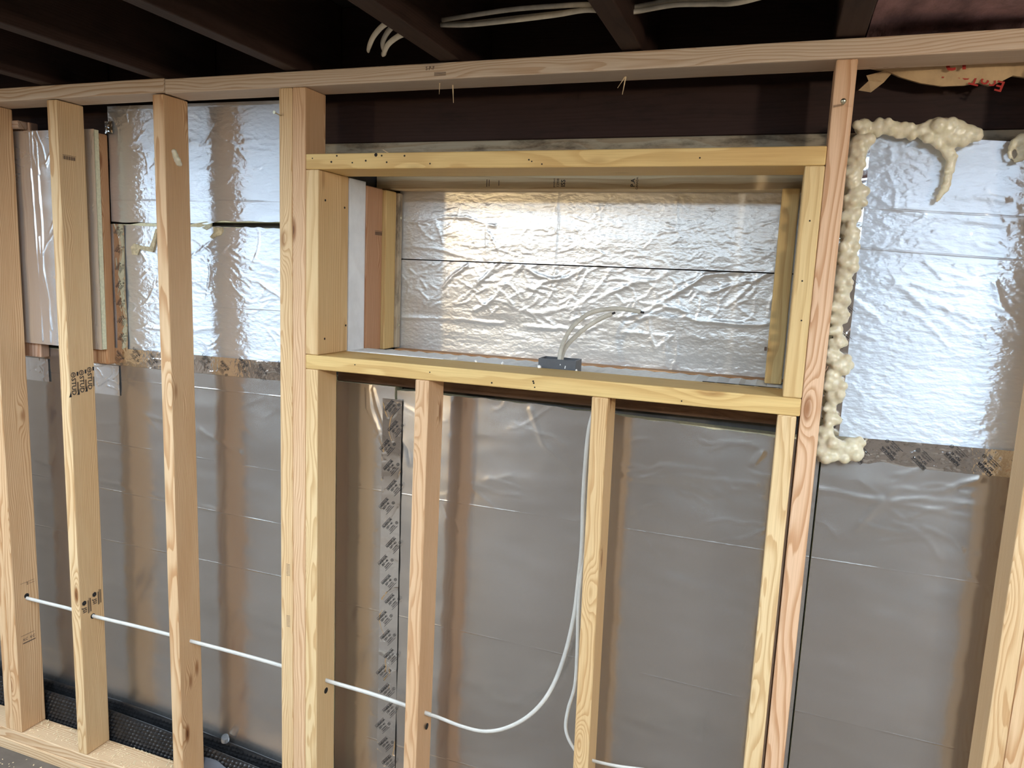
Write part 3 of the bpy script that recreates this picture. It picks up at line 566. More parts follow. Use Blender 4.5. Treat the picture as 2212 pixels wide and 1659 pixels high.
foil_board('foam_board', 'grey foil board in the right bay below the tape', 0.122, 0.95, -1.60, -0.3545, Y, 0.005, FOIL_MID, seed=45,
           creases=RLOW_WR, fine=rc(24, 0.13, 0.6, -0.62, -0.4, 0.04, 0.14, -0.1, 0.4, 36), soft=0.0009, camp=0.0018, cwid=0.006)
foil_board('foam_board', 'wrinkled foil board at the niche back, upper half', -1.100, 0.05, 0.031, 0.236, 0.40, 0.003, FOIL_NICHE, thick=0.03, seed=51,
           creases=NICHE_UP, fine=rc(60, -1.1, 0.0, 0.04, 0.17, 0.02, 0.1, 0.2, 0.7, 37), soft=0.0007, camp=0.0014, cwid=0.004, tilt=0.002)
foil_board('foam_board', 'wrinkled foil board at the niche back, lower half', -1.100, 0.05, -0.243, 0.0275, 0.40, 0.003, FOIL_NICHE, thick=0.03, seed=55,
           creases=NICHE_LOW, fine=rc(110, -1.1, 0.0, -0.13, 0.02, 0.02, 0.09, 0.5, 0.7, 38), soft=0.0008, camp=0.0020, cwid=0.0055)
# side return of the niche
sr = empty('foam_strip', (-1.13, 0.18, -0.24)); tag(sr, 'pale foil strip between the left trimmer and the jamb boards', 'insulation')
bm_obj('foil_facing', box_bm(0.008, 0.083, 0.475, 0.001), plain('pale_foil', (0.80, 0.82, 0.85), 0.45, metal=0.35, noise_amt=0.06, scale=14, bump=0.3), (-1.1165, 0.1835, -0.002), parent=sr)
bm_obj('foam_core', box_bm(0.028, 0.082, 0.474), FOAM_CORE, (-1.135, 0.1835, -0.002), parent=sr)

# foil clad panel on posts in the far left bays
pn = empty('insulation_sheet', (-2.15, 0.107, -0.29)); tag(pn, 'foil clad foam panel standing off the wall behind the left studs', 'insulation')
pcr = [[(-2.235, 0.37), (-2.232, 0.2), (-2.228, 0.0), (-2.222, -0.28)], [(-2.222, 0.37), (-2.222, 0.3), (-2.205, 0.25), (-2.20, 0.1), (-2.203, -0.05), (-2.185, -0.15), (-2.188, -0.28)],
       [(-2.215, 0.05), (-2.208, -0.08), (-2.19, -0.16), (-2.18, -0.24)], [(-2.19, 0.27), (-2.165, 0.275), (-2.15, 0.30)]]
facing('foil_facing', -2.42, -1.968, -0.289, 0.374, 0.0985, 0.003, FOIL_PANEL, pn, creases=pcr, fine=rc(26, -2.25, -1.97, -0.28, 0.37, 0.06, 0.2, 1.5, 0.25, 40), soft=0.0006, camp=0.0022, cwid=0.0035, seed=61)
bm_obj('foam_core', box_bm(0.451, 0.015, 0.661), FOAM_CORE, (-2.194, 0.1085, 0.0425), parent=pn)
board('furring_post', (-2.056, 0.1165, -0.337), (-1.9675, 0.1485, 0.366), WOOD, (0.50, 0.28, 0.14), 'reddish brown post behind the right edge of the foil panel', 'lumber', bev=0.006)
board('furring_post', (-2.345, 0.1165, -0.337), (-2.256, 0.1485, 0.405), WOOD, (0.55, 0.37, 0.27), 'pale post behind the left part of the foil panel', 'lumber', bev=0.004)
board('wood_block', (-2.340, 0.085, 0.380), (-2.262, 0.116, 0.404), WOOD, (0.52, 0.40, 0.32), 'small wood block on top of the foil panel', 'lumber', bev=0.002)

# ------------------------------------------------------------------ foil tape with printing
_st = []
for k, (tx, sz, yy) in enumerate((('NASHUA', 0.0125, 0.016), ('357 \u2022 41', 0.0105, 0.004), ('UL LISTED', 0.0062, -0.006), ('181B-FX 723', 0.0058, -0.0125))):
    _st.append((text_mesh(tx, sz), T((0, yy, 0))))
_st.append((rect_mesh(0.05, 0.0012), T((0, 0.0232, 0)))); _st.append((rect_mesh(0.045, 0.0012), T((0, -0.0175, 0))))
_st.append((ring_mesh(0.0042, 0.0054), T((0.030, -0.008, 0)))); _st.append((text_mesh('UL', 0.0062), T((0.030, -0.008, 0))))
STAMP = merge_meshes(_st)

def tape(name, label, x0, x1, z0, z1, y, mat=FOIL_TAPE, stamps=(), seed=1, horizontal=True, cre=10, tilt=0.0, shear=0.0, soft=0.0005):
    root = empty(name, ((x0 + x1) / 2, y, z0)); tag(root, label, 'tape')
    fz = (lambda x: z0 + shear * (x - x0)); ft = (lambda x: z1 + shear * (x - x0))
    ang = 0.0 if horizontal else 1.57
    fs_ = facing('foil_strip', x0, x1, z0, z1, y, 0.0022, mat, root, creases=rc(cre, x0, x1, z0, z1, 0.03, 0.12, ang, 0.3, seed), fine=rc(cre * 3, x0, x1, z0, z1, 0.01, 0.03, ang + 1.57, 0.7, seed + 5), soft=soft, camp=0.0011, cwid=0.003, seed=seed, zt=ft, zb=fz)
    for (sx, sz, ang, sc) in stamps:
        if not (x0 < sx < x1): continue
        o = decal('tape_print', STAMP, (sx, y - 0.0022, sz), (math.cos(ang) * sc, 0, math.sin(ang) * sc), (-math.sin(ang), 0, math.cos(ang)), INK, fs_)
        o.scale = (sc, sc, sc)
    return root
q = math.radians(48)
tape('foil_tape', 'printed foil tape over the board joint in the left bays', -1.985, -1.20, -0.340, -0.286, Y - 0.0038, mat=FOIL_CRUMPLED, seed=71, cre=16, shear=0.006,
     stamps=[(-1.955 + 0.068 * k, -0.309 + (0.008 if k % 2 else -0.008), math.radians(-42), 0.72) for k in range(10)])
tape('foil_tape', 'crumpled printed foil tape over the joint in the right bay', 0.140, 0.93, -0.386, -0.329, Y - 0.0040, mat=FOIL_CRUMPLED, seed=73, cre=22, shear=0.022, soft=0.0009,
     stamps=[(0.20 + 0.062 * k, -0.356 + 0.0014 * k + (0.008 if k % 2 else -0.007), math.radians(138), 0.72) for k in range(7)])
tape('foil_tape', 'long vertical printed foil tape under the niche', -1.004, -0.944, -1.598, -0.354, Y - 0.0032, seed=75, horizontal=False, cre=14, soft=0.0004,
     stamps=[(-0.973 + (0.012 if k % 3 == 1 else (-0.012 if k % 3 == 2 else 0.0)), -0.382 - 0.0560 * k, math.radians(50), 0.78) for k in range(20)])
tape('foil_tape', 'printed foil tape running down beside the reddish post', -1.958, -1.915, -0.330, 0.10, Y - 0.0034, seed=77, horizontal=False, cre=8,
     stamps=[(-1.937, 0.075 - 0.055 * k, math.radians(50), 0.55) for k in range(7)])
tape('foil_tape', 'small foil tape tab at the top corner above the reddish post', -1.978, -1.948, 0.368, 0.405, Y - 0.002, seed=78, horizontal=False, cre=4)
tape('foil_patch', 'square foil patch below the reddish post', -2.066, -1.955, -0.440, -0.343, Y - 0.004, mat=FOIL_PANEL, seed=79, cre=8)
tape('foil_patch', 'small foil patch below the pale post at far left', -2.39, -2.262, -0.422, -0.345, Y - 0.004, mat=FOIL_PANEL, seed=81, cre=6)
tape('foil_tape', 'printed foil tape hidden beside the spray foam bead', 0.104, 0.152, -0.330, 0.30, Y - 0.0034, seed=83, horizontal=False, cre=8,
     stamps=[(0.137, 0.01 - 0.06 * k, math.radians(140), 0.7) for k in range(6)])

# ------------------------------------------------------------------ torn bits of facing on the left boards
def scrap(label, pts, y, th, mat):
    cx = sum(p[0] for p in pts) / len(pts); cz = sum(p[1] for p in pts) / len(pts); n = len(pts)
    vs_ = [(p[0] - cx, -th * (1 if i % 3 else 0.4), p[1] - cz) for i, p in enumerate(pts)] + [(p[0] - cx, 0.002, p[1] - cz) for p in pts]
    fs = [tuple(range(n))] + [tuple(range(2 * n - 1, n - 1, -1))] + [(i, n + i, n + (i + 1) % n, (i + 1) % n) for i in range(n)]
    return tag(mesh_obj('foam_scrap', vs_, fs, mat, (cx, y, cz)), label, 'foam')
SCR = plain('torn_foam', (0.50, 0.40, 0.24), 0.8, noise_amt=0.25, scale=90, bump=0.5)
scrap('crooked torn foam tear left of the foam dabbed stud', [(-1.892, 0.030), (-1.876, 0.042), (-1.845, 0.036), (-1.816, 0.034), (-1.800, 0.060), (-1.789, 0.088), (-1.784, 0.088), (-1.790, 0.052), (-1.802, 0.018), (-1.835, 0.022), (-1.854, 0.026), (-1.862, 0.008), (-1.886, 0.008)], Y - 0.001, 0.004, SCR)
scrap('small torn foam tear under the dark gap', [(-1.575, 0.098), (-1.541, 0.097), (-1.540, 0.086), (-1.548, 0.075), (-1.562, 0.072), (-1.579, 0.064), (-1.588, 0.069), (-1.572, 0.082)], Y - 0.001, 0.004, SCR)
scrap('pale foam sliver left in the dark gap', [(-1.672, 0.102), (-1.64, 0.107), (-1.60, 0.113), (-1.585, 0.110), (-1.587, 0.096), (-1.602, 0.089), (-1.625, 0.097), (-1.665, 0.097)], Y + 0.004, 0.006, FOAM_CORE)
scrap('thin yellow foam sliver at the left end of the gap', [(-1.90, 0.099), (-1.85, 0.105), (-1.80, 0.104), (-1.76, 0.105), (-1.76, 0.099), (-1.80, 0.095), (-1.86, 0.096)], Y + 0.003, 0.005, FOAM_CORE)

# ------------------------------------------------------------------ spray foam
tag(blob('spray_foam', FOAM_SIDE, FOAM, seed=4), 'lumpy spray foam bead running down beside the right king stud', 'foam')
tag(blob('spray_foam', FOAM_TOP, FOAM, seed=5), 'spray foam bead with a long drip along the top of the right bay', 'foam')
tag(blob('spray_foam', FOAM_RIGHT, FOAM, seed=6, extra=1), 'looped spray foam clump at the far right edge', 'foam')
tag(blob('foam_dab', [(-1.600, 0.030, 0.292, .008), (-1.600, 0.034, 0.282, .009), (-1.600, 0.040, 0.272, .010), (-1.600, 0.045, 0.264, .009), (-1.600, 0.050, 0.262, .007)], FOAM, seed=8, voxel=0.0022), 'cream foam dab on the right face of the third stud', 'foam')
tag(blob('foam_dab', [(-1.640, 0.012, 0.276, .007), (-1.641, 0.010, 0.268, .008), (-1.640, 0.014, 0.260, .006)], FOAM, seed=9, voxel=0.0022), 'tiny cream foam dab on the front left edge of the third stud', 'foam')

# ------------------------------------------------------------------ niche floor
tag(bm_obj('foam_offcut', box_bm(0.335, 0.082, 0.009, 0.002), FOAM_WHITE, (-0.985, 0.190, -0.2350), (0, 0, -0.06)), 'pale foam offcut lying at the left of the niche floor', 'foam')
wf = empty('foam_strip', (-0.5, 0.25, -0.26)); tag(wf, 'white foam bed covering the niche floor behind the sill', 'insulation')
vs_ = []; fs = []; nxx = 90
for i in range(nxx):
    x = -1.105 + 1.16 * i / (nxx - 1); f0 = 0.142 + 0.004 * random.random(); b0 = 0.352
    z = -0.2445 + 0.0015 * math.sin(i * 1.7) + 0.001 * random.random()
    vs_ += [(x, f0, -0.256), (x, f0, z), (x, b0, z + 0.0012), (x, b0, -0.256)]
for i in range(nxx - 1):
    a = i * 4; b3 = a + 4
    for k in range(4): fs.append((a + k, b3 + k, b3 + (k + 1) % 4, a + (k + 1) % 4))
fs += [(0, 1, 2, 3), tuple(nxx * 4 - 4 + k for k in (3, 2, 1, 0))]
o = mesh_obj('foam_bed', [(v[0] + 0.5, v[1] - 0.25, v[2] + 0.26) for v in vs_], fs, FOAM_WHITE, (-0.5, 0.25, -0.26), wf)
for i in range(14):
    x = random.uniform(-1.0, 0.02) if i > 7 else random.uniform(-0.60, -0.34); y = random.uniform(0.135, 0.16); s = random.uniform(0.003, 0.007)
    bm = bmesh.new(); bmesh.ops.create_icosphere(bm, subdivisions=1, radius=s)
    for v in bm.verts: v.co *= random.uniform(0.6, 1.2)
    bm_obj('foam_crumb', bm, FOAM_WHITE, (x, y, -0.2305 + s * 0.3 if y < 0.14 else -0.242 + s * 0.5), parent=wf)
for x0, x1, yy in ((-0.36, -0.12, 0.20), (-0.30, 0.0, 0.176), (-0.16, 0.02, 0.225)):
    bm_obj('foam_slit', box_bm(x1 - x0, 0.005, 0.002), HOLE, ((x0 + x1) / 2, yy, -0.2425), (0, 0, -0.02), parent=wf)

# grey electrical box: four walls, a floor and knock-out marks
bx = empty('electrical_box', (-0.512, 0.178, -0.243)); tag(bx, 'grey plastic electrical box sunk in the niche floor', 'electrical box')
X0, X1, Y0, Y1, B0, B1, th = -0.561, -0.463, 0.150, 0.208, -0.2415, -0.2085, 0.003
for a, b4 in (((X0, Y0, B0), (X1, Y0 + th, B1)), ((X0, Y1 - th, B0), (X1, Y1, B1)), ((X0, Y0 + th, B0), (X0 + th, Y1 - th, B1)), ((X1 - th, Y0 + th, B0), (X1, Y1 - th, B1))):
    bw_ = bm_obj('box_wall', box_bm(*(Vector(b4) - Vector(a)), 0.0006), GREYBOX, (Vector(a) + Vector(b4)) / 2, parent=bx)
    if b4[1] == Y0 + th: front_wall = bw_
bm_obj('box_floor', box_bm(X1 - X0 - 2 * th, Y1 - Y0 - 2 * th, 0.002), GREYBOX, ((X0 + X1) / 2, (Y0 + Y1) / 2, B0 + 0.002), parent=bx)
for xx, zz, hh in ((-0.490, -0.2265, 0.007), (-0.503, -0.221, 0.003)):
    bm_obj('knock_out_mark', box_bm(0.0018, 0.0008, hh), FOAM_WHITE, (xx, Y0 - 0.0004, zz), (0, 0.15, 0), parent=front_wall)
for nm, path, lb in (('cable', NICHE_CABLE_A, 'longer pale cable arching out of the grey electrical box'), ('cable', NICHE_CABLE_B, 'shorter cable with a black mark arching out of the electrical box')):
    c = tag(tube(nm, path, 0.0058, CABLE_GREY, flat=0.5), lb, 'cable')
    e0 = Vector(path[-1]); e1 = Vector(path[-2]); dv = (e0 - e1).normalized()
    tube('wire_end', [e0 - dv * 0.002, e0 + dv * 0.004, e0 + dv * 0.009], 0.0030, INK, parent=c, sub=2, n=8)

# ------------------------------------------------------------------ cables in the wall
tag(tube('cable', CABLE_LEFT, 0.0062, CABLE, flat=0.75, sub=4), 'white cable running through drilled holes across the left studs', 'cable')
tag(tube('cable', CABLE_LOOP, 0.0056, CABLE, flat=0.6), 'white cable swooping up from the left cripple stud to the niche', 'cable')
tag(tube('cable', CABLE_DROP, 0.0046, CABLE, flat=0.6), 'thinner white cable hanging down behind the right cripple stud', 'cable')
for par, x, y, z in ((S1, -2.288, 0.045, -1.138), (S2, -1.993, 0.045, -1.150), (S3, -1.600, 0.045, -1.152), (TL, -1.114, 0.045, -1.195), (CA, -0.795, 0.045, -1.222)):
    bm = bmesh.new(); bmesh.ops.create_cone(bm, cap_ends=True, segments=16, radius1=0.0085, radius2=0.0085, depth=0.0012)
    bm_obj('drilled_hole', bm, HOLE, (x + 0.0004, y, z), (0, math.pi / 2, 0), parent=par)

# overhead cables
def bundle(paths, lab, r=0.0048, mat=CABLE_GREY):
    for k, (p, l) in enumerate(zip(paths, lab)): tag(tube('cable', p, r, mat, flat=0.6), l, 'cable')
def ov(off, sag, yo):
    return [(-0.742, -0.094 + yo, 0.528 + off), (-0.66, -0.125 + yo, 0.522 + off - sag), (-0.55, -0.165 + yo, 0.513 + off - sag * 1.3), (-0.45, -0.195 + yo, 0.502 + off - sag * 0.8), (-0.38, -0.213 + yo, 0.493 + off), (-0.34, -0.15 + yo, 0.505 + off), (-0.315, -0.095 + yo, 0.524 + off), (-0.24, -0.12 + yo, 0.522 + off), (-0.17, -0.14 + yo, 0.512 + off), (-0.10, -0.188 + yo, 0.496 + off), (0.055, -0.25 + yo, 0.51 + off)]
bundle([ov(0.006, 0.000, 0.0), ov(-0.001, 0.006, 0.006), ov(-0.005, 0.009, -0.006)], ['uppermost cable of the bundle strung between the dark joists', 'middle cable of the bundle strung between the dark joists', 'lowest sagging cable of the bundle strung between the dark joists'])
bundle([[(-0.786, -0.20, 0.505), (-0.82, -0.195, 0.500), (-0.86, -0.17, 0.488), (-0.89, -0.14, 0.476), (-0.91, -0.11, 0.478)],
        [(-0.786, -0.16, 0.492), (-0.81, -0.158, 0.486), (-0.84, -0.145, 0.476), (-0.865, -0.12, 0.466), (-0.885, -0.085, 0.478)],
        [(-0.786, -0.18, 0.512), (-0.825, -0.165, 0.50), (-0.862, -0.13, 0.486), (-0.875, -0.10, 0.474), (-0.885, -0.09, 0.474)]],
       ['upper left cable loop dipping beside the cobwebbed joist', 'front right cable loop dipping beside the cobwebbed joist', 'dim inner cable loop beside the cobwebbed joist'], r=0.0062)

# ------------------------------------------------------------------ insulation at top right
ins = empty('insulation_batt', (0.6, -0.5, 0.50)); tag(ins, 'pink fibreglass batt between the joists at the top right', 'insulation')
nx_, ny_ = 70, 90
fx = smooth_field(ny_, nx_, 2.2, 2.2, 91) * 0.006 + smooth_field(ny_, nx_, 6, 6, 92) * 0.010
vs_ = []; fs = []
for j in range(ny_):
    for i in range(nx_):
        u = i / (nx_ - 1); vs_.append((0.116 - 0.6 + 0.99 * u, -1.3 + 0.5 + 1.40 * j / (ny_ - 1), 0.487 - 0.50 + 0.6 * fx[j, i]))
for j in range(ny_ - 1):
    for i in range(nx_ - 1): a = j * nx_ + i; fs.append((a, a + nx_, a + nx_ + 1, a + 1))
mesh_obj('glass_wool', vs_, fs, PINK, (0.6, -0.5, 0.50), ins, True)
bm_obj('wool_core', box_bm(0.985, 1.35, 0.14), PINK, (0.611, -0.62, 0.602), parent=ins)
# kraft facing hanging behind the top plate
vs_ = []; fs = []; N = 40
prof = [(0.128, 0.452), (0.150, 0.446), (0.165, 0.444), (0.19, 0.431), (0.23, 0.417), (0.27, 0.409), (0.31, 0.409), (0.335, 0.413), (0.355, 0.406), (0.372, 0.414), (0.39, 0.424), (0.42, 0.418), (0.46, 0.420), (0.6, 0.42), (1.05, 0.43)]
for x, zlo in prof:
    vs_ += [(x - 0.6, 0.100, 0.4745 - 0.45), (x - 0.6, 0.115, (zlo + 0.4745) / 2 - 0.45), (x - 0.6, 0.128, zlo - 0.45), (x - 0.6, 0.150, zlo + 0.004 - 0.45), (x - 0.6, 0.185, zlo + 0.022 - 0.45)]
for i in range(len(prof) - 1):
    for k in range(4): a = i * 5 + k; fs.append((a, a + 5, a + 6, a + 1))
kf = mesh_obj('kraft_facing', vs_, fs, KRAFT, (0.6, 0.0, 0.45), ins, False)
decal('paper_print', text_mesh('EcoTouch', 0.030), (0.318, 0.1235, 0.4205), (-1, 0, 0.30), (-0.30, -0.25, -1), INK_RED, kf)
decal('paper_print', text_mesh('13', 0.046), (0.288, 0.1085, 0.4505), (-1, 0, -0.05), (0.05, -0.3, -1), INK_RED, kf)
me = bpy.data.meshes.new('flap'); me.from_pydata([(0, 0, 0), (0.055, -0.004, 0.012), (0.035, 0.004, -0.014), (0.012, 0.0, -0.034), (-0.012, 0.004, -0.028), (0.005, -0.004, -0.012)], [], [(0, 1, 2, 5), (5, 2, 3, 4)])
me.materials.append(KRAFT); o = bpy.data.objects.new('paper_flap', me); o.location = (0.128, 0.135, 0.438 + Z0); link(o, ins)
sd = o.modifiers.new('t', 'SOLIDIFY'); sd.thickness = 0.001

# ------------------------------------------------------------------ dimple mat at the foot of the wall
def mat_sheet(name, label, x0, x1, zt, y, res, mat, sp=0.016, seed=1):
    nx = int((x1 - x0) / res); H = 0.21; nz = int(H / res); vs_ = []; fs = []
    xs = np.linspace(x0, x1, nx)
    for j in range(nz):
        for i in range(nx):
            top = zt(xs[i]); z = FLOOR + 0.002 + (top - FLOOR - 0.002) * j / (nz - 1)
            row = round((z - FLOOR) / (sp * 0.87)); ox = (row % 2) * sp / 2
            dx = ((xs[i] + ox + sp / 2) % sp) - sp / 2; dz = z - FLOOR - row * sp * 0.87
            d = math.hypot(dx, dz); h = 0.0085 * max(0, 1 - (d / (sp * 0.45)) ** 2) if j < nz - 2 else 0
            vs_.append((xs[i] - (x0 + x1) / 2, -h, z - FLOOR))
    for j in range(nz - 1):
        for i in range(nx - 1): a = j * nx + i; fs.append((a, a + 1, a + nx + 1, a + nx))
    o = mesh_obj(name, vs_, fs, mat, ((x0 + x1) / 2, y, FLOOR), None, True)
    tag(o, label, 'membrane')
    sd = o.modifiers.new('t', 'SOLIDIFY'); sd.thickness = 0.0012; sd.offset = 1
    return o
mt = lambda x: -1.494 - 0.045 * max(0, (x + 2.0) / 0.65) ** 1.3
mat_sheet('dimple_mat', 'front black dimple mat standing at the foot of the left bays', -2.72, -0.98, lambda x: mt(x) - 0.022, 0.106, 0.0042, MATBLACK)
mat_sheet('dimple_mat', 'rear black dimple mat showing just above the front one', -2.72, -0.98, lambda x: mt(x) - 0.004, 0.138, 0.0060, MATBLACK)
# grey sheet scrap and clear cap
nn_ = 14; fld = smooth_field(nn_, nn_, 2, 2, 77)
vs_ = [((i / (nn_ - 1) - 0.5) * 0.19, (j / (nn_ - 1) - 0.5) * 0.012 - 0.002 * fld[j, i], -0.027 + (0.027 + 0.012 - 0.09 * max(0, i / (nn_ - 1) - 0.35) + 0.003 * fld[i, j]) * j / (nn_ - 1)) for j in range(nn_) for i in range(nn_)]
fs = [(j * nn_ + i, j * nn_ + i + 1, (j + 1) * nn_ + i + 1, (j + 1) * nn_ + i) for j in range(nn_ - 1) for i in range(nn_ - 1)]
tag(mesh_obj('plastic_scrap', vs_, fs, TARP, (-1.52, 0.0895, -1.585), None, True), 'grey plastic sheet scrap stuck before the mat in the third bay', 'plastic')
bm = bmesh.new(); bmesh.ops.create_cone(bm, cap_ends=True, segments=18, radius1=0.013, radius2=0.011, depth=0.02)
tag(bm_obj('plastic_cap', bm, CLEAR, (-1.545, 0.128, -1.512), (0.5, 0.3, 0.2)), 'small clear plastic cap lying on the mat edge in the third bay', 'cap')

# ------------------------------------------------------------------ fasteners, nail holes, splinters
for (x, z) in HDR_HOLES: disc('nail_hole', x, -0.0002, z, random.uniform(0.0016, 0.0026), HOLE, HD)
disc('knot_hole', -0.951, -0.0002, 0.2705, 0.0045, HOLE, HD, n=14)
for (x, z) in SILL_HOLES: disc('nail_hole', x, -0.0002, z, random.uniform(0.0016, 0.0024), HOLE, SL)
for x, z in ((0.043, 0.13), (0.040, 0.01), (0.046, -0.07)): disc('nail_hole', x, -0.0002, z, 0.0018, HOLE, TR)
for y, z in ((0.03, 0.165), (0.12, 0.155), (0.03, -0.19), (0.13, -0.16)):
    bm = bmesh.new(); bmesh.ops.create_cone(bm, cap_ends=True, segments=10, radius1=0.003, radius2=0.003, depth=0.0012); bm_obj('nail_hole', bm, HOLE, (-1.1138, y, z), (0, math.pi / 2, 0), parent=TU)
def screw(x, z, ln, tilt, label):
    r = empty('screw', (x, 0, z)); tag(r, label, 'screw')
    bm = bmesh.new(); bmesh.ops.create_cone(bm, cap_ends=True, segments=10, radius1=0.0022, radius2=0.0022, depth=ln); bm_obj('shank', bm, STEEL, (x, -ln / 2 + 0.001, z), (math.pi / 2 + tilt, 0, 0), parent=r, smooth=True)
    bm = bmesh.new(); bmesh.ops.create_uvsphere(bm, u_segments=14, v_segments=8, radius=0.0052)
    for v in bm.verts: v.co.z *= 0.55
    bm_obj('screw_head', bm, STEEL, (x, -ln, z + math.sin(tilt) * ln * 0.5), (math.pi / 2 + tilt, 0, 0), parent=r, smooth=True)
screw(0.081, 0.350, 0.030, 0.15, 'brass coloured screw sticking out of the right king stud')
n = empty('nail', (-1.229, 0, 0.372)); tag(n, 'small bent nail sticking out of the left king stud', 'nail')
tube('nail_shank', [(-1.226, 0.002, 0.370), (-1.226, -0.014, 0.371), (-1.228, -0.022, 0.373)], 0.0014, STEEL, n, sub=4, n=8)
bm = bmesh.new(); bmesh.ops.create_cone(bm, cap_ends=True, segments=12, radius1=0.0042, radius2=0.0042, depth=0.0014); bm_obj('nail_head', bm, STEEL, (-1.2285, -0.0228, 0.3733), (math.pi / 2, 0.2, 0), parent=n)
# slim nail with a brown head stain, square nail on the niche right jamb
tag(bm_obj('nail', box_bm(0.006, 0.02, 0.008, 0.001), INK_BROWN, (-0.021, 0.268, -0.155)), 'rusty nail head on the right jamb of the niche', 'nail')
def splinter(label, a, b5, r=0.0017):
    a = Vector(a); b5 = Vector(b5); dv = b5 - a; L = dv.length
    bm = bmesh.new(); bmesh.ops.create_cone(bm, cap_ends=True, segments=6, radius1=r, radius2=r * 0.35, depth=L)
    o = bm_obj('wood_splinter', bm, CHIP, (a + b5) / 2); o.rotation_euler = dv.to_track_quat('Z', 'Y').to_euler(); tag(o, label, 'splinter', None); return o
splinter('straight wood splinter hanging under the top plate, left of the two', (-0.775, 0.05, 0.4365), (-0.772, 0.05, 0.396))
splinter('curled wood splinter under the top plate beside the straight one', (-0.80, 0.03, 0.4372), (-0.815, 0.06, 0.420), 0.0014)
splinter('long wood splinter hanging under the top plate toward the right', (-0.360, 0.05, 0.4368), (-0.365, 0.048, 0.399))
splinter('short slanting splinter beside the long one toward the right', (-0.362, 0.05, 0.436), (-0.378, 0.055, 0.415), 0.0013)
splinter('splinter jutting up from the header left end', (-0.925, 0.02, 0.2757), (-0.938, 0.01, 0.284), 0.002)

# ------------------------------------------------------------------ printing on the lumber
UPX = dict(u=(0, 0, -1), v=(0, 1, 0))   # on a right-hand face, text running downwards
def stud_stamp():
    p = [(text_mesh('STUD', 0.021), T((0.012, 0.0, 0))), (ring_mesh(0.0060, 0.0082), T((-0.024, 0, 0))), (text_mesh('W', 0.011), T((-0.024, 0, 0))),
         (rect_mesh(0.030, 0.0022), T((0.014, 0.0125, 0))), (rect_mesh(0.030, 0.0018), T((0.014, 0.0158, 0))), (rect_mesh(0.012, 0.006), T((-0.026, 0.0145, 0)))]
    t = bpy.data.meshes.new('tri'); t.from_pydata([(0.024, -0.0095, 0), (0.043, -0.0175, 0), (0.043, -0.0085, 0)], [], [(0, 1, 2)]); p.append((t, T((0, 0, 0))))
    return merge_meshes(p)
SM = stud_stamp()
for yy, zz in ((0.014, -0.384), (0.042, -0.380), (0.070, -0.374)):
    decal('grade_stamp', SM, (-1.9924, yy, zz), (0, 0, -1), (0, 1, 0), INK, S2)
leafm = merge_meshes([(ring_mesh(0.0005, 0.0085, 6), T((-0.018, 0, 0))), (text_mesh('JSI', 0.019), T((0.006, 0, 0))), (rect_mesh(0.044, 0.0026), T((0, 0.0135, 0))), (rect_mesh(0.05, 0.002), T((-0.004, 0.0175, 0))), (rect_mesh(0.046, 0.0026), T((-0.004, 0.0225, 0)))])
for yy, zz in ((0.016, -1.112), (0.054, -1.098)): decal('grade_stamp', leafm, (-1.9924, yy, zz), (0, 0, -1), (0, 1, 0), INK, S2)
barc = merge_meshes([(rect_mesh(0.0009 + 0.0006 * (i % 3), 0.010), T((-0.02 + 0.0026 * i, 0, 0))) for i in range(16)] + [(rect_mesh(0.044, 0.0010), T((0, 0.0075, 0)))])
decal('barcode_stamp', barc, (-1.9924, 0.034, 0.279), (0, 1, 0), (0, 0, 1), INK_BROWN, S2)
decal('barcode_stamp', merge_meshes([(rect_mesh(0.045, 0.0035), T((0, -0.012, 0))), (rect_mesh(0.048, 0.0012), T((-0.004, 0.016, 0))), (text_mesh('KC  KC', 0.013), T((0, 0.0, 0)))]), (-2.2873, 0.045, -1.288), (0, 1, 0), (0, 0, 1), INK_BROWN, S1)
decal('grade_stamp', merge_meshes([(rect_mesh(0.05, 0.001), T((0, 0.006, 0))), (text_mesh('2', 0.012), T((0, 0, 0))), (rect_mesh(0.02, 0.001), T((0.016, -0.002, 0)))]), (-2.2873, 0.050, -1.096), (0, 1, 0), (0, 0, 1), INK_BROWN, S1)
UN = 0.3446; UPW = (0, 0, 1); LFT = (-1, 0, 0)
decal('lumber_print', text_mesh('ISS', 0.0165), (-0.576, UN, 0.2465), UPW, LFT, INK, BH)
decal('lumber_print', text_mesh('12908', 0.0092), (-0.591, UN, 0.2475), UPW, LFT, INK_BROWN, BH)
decal('lumber_print', text_mesh('product', 0.0075), (-0.602, UN, 0.2475), UPW, LFT, INK_BROWN, BH)
decal('lumber_print', text_mesh('P.A', 0.0150), (-0.387, UN, 0.2475), UPW, LFT, INK, BH)
decal('lumber_print', text_mesh('CANADA', 0.0075), (-0.376, UN, 0.246), UPW, LFT, INK_BROWN, BH)
for xx, ll in ((-0.798, 0.020), (-0.791, 0.018), (-0.762, 0.014)): decal('lumber_print', rect_mesh(ll, 0.0022), (xx, UN, 0.247), UPW, LFT, INK_BROWN, BH)
decal('barcode_stamp', barc, (-1.1076, 0.290, 0.098), (0, 1, 0), (0, 0, 1), INK_BROWN, JP)
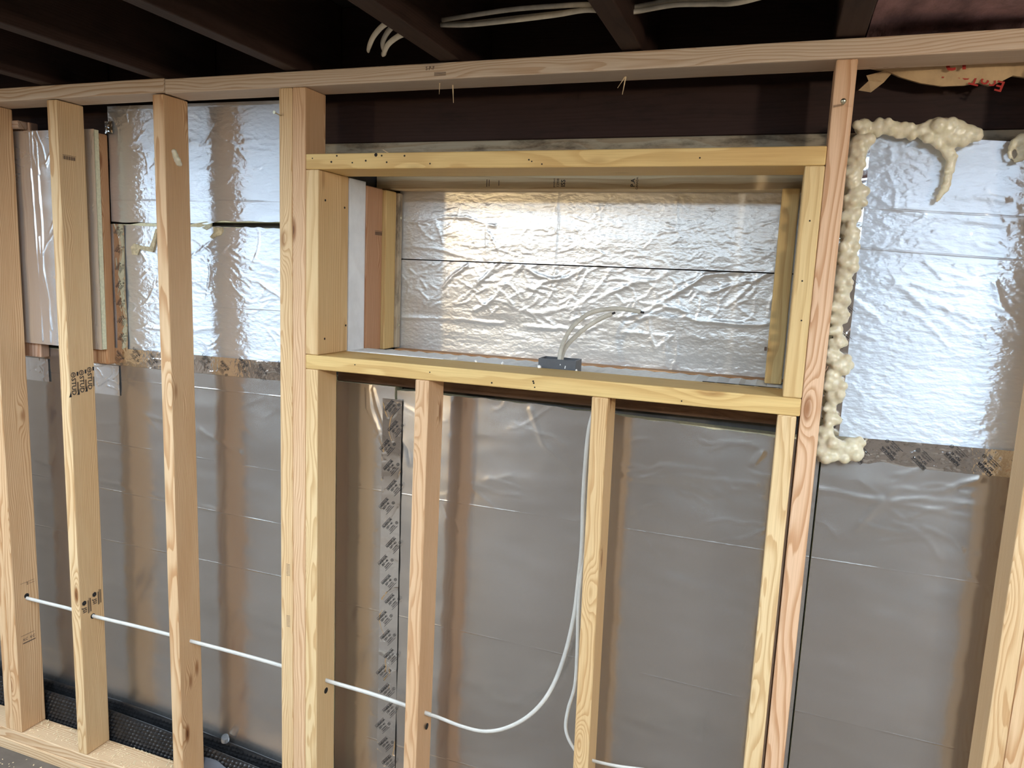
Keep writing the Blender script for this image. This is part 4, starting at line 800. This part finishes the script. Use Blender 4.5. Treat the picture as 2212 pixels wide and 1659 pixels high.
decal('smudged_stamp', merge_meshes([(rect_mesh(0.03, 0.0012), T((0.018, -0.004 - 0.0022 * i, 0))) for i in range(4)] + [(text_mesh('S-P-F', 0.011), T((-0.008, 0.006, 0)))]), (-0.803, -0.0004, 0.457), (1, 0, 0.0), (0, 0, 1), INK_BROWN, TP2)
for xx, zz in ((-1.2125, -0.85), (-1.2125, -1.0)):
    decal('smudged_stamp', merge_meshes([(rect_mesh(0.012, 0.0012), T((0, 0.004 * i, 0))) for i in range(9)]), (xx + 0.005, -0.0004, zz), (1, 0, 0), (0, 0, 1), INK_BROWN, K1)

# ------------------------------------------------------------------ sawdust and wood chips
def chips(name, label, n, xr, yr, z, smin, smax, seed):
    r = random.Random(seed); vs_ = []; fs = []
    for _ in range(n):
        x = r.uniform(*xr); y = r.uniform(*yr); L = r.uniform(smin, smax); wd = r.uniform(0.0008, 0.002); a = r.uniform(0, 3.14); t = r.uniform(0.0002, 0.0012)
        c, s = math.cos(a), math.sin(a); k = len(vs_); lift = r.uniform(0, 0.002)
        for dx, dy in ((-L, -wd), (L, -wd), (L, wd), (-L, wd)):
            vs_.append((x + dx * c - dy * s, y + dx * s + dy * c, 0.0002 + (lift if dx > 0 else 0)))
        for q_ in range(4): v = vs_[k + q_]; vs_.append((v[0], v[1], v[2] + t))
        fs += [(k, k + 3, k + 2, k + 1), (k + 4, k + 5, k + 6, k + 7), (k, k + 1, k + 5, k + 4), (k + 1, k + 2, k + 6, k + 5), (k + 2, k + 3, k + 7, k + 6), (k + 3, k, k + 4, k + 7)]
    cx = sum(xr) / 2; cy = sum(yr) / 2
    o = mesh_obj(name, [(v[0] - cx, v[1] - cy, v[2]) for v in vs_], fs, CHIP, (cx, cy, z)); tag(o, label, 'sawdust', kind='stuff')
chips('sawdust', 'pale sawdust and chips on the bottom plate in the second bay', 110, (-2.283, -2.036), (0.004, 0.086), -1.6133, 0.001, 0.004, 1)
chips('sawdust', 'pale sawdust and chips on the bottom plate in the third bay', 170, (-1.987, -1.642), (0.004, 0.086), -1.6133, 0.001, 0.0035, 2)
chips('sawdust', 'sawdust sprinkled on the concrete in front of the bottom plate', 90, (-2.6, -2.0), (-0.16, -0.01), FLOOR, 0.001, 0.004, 3)
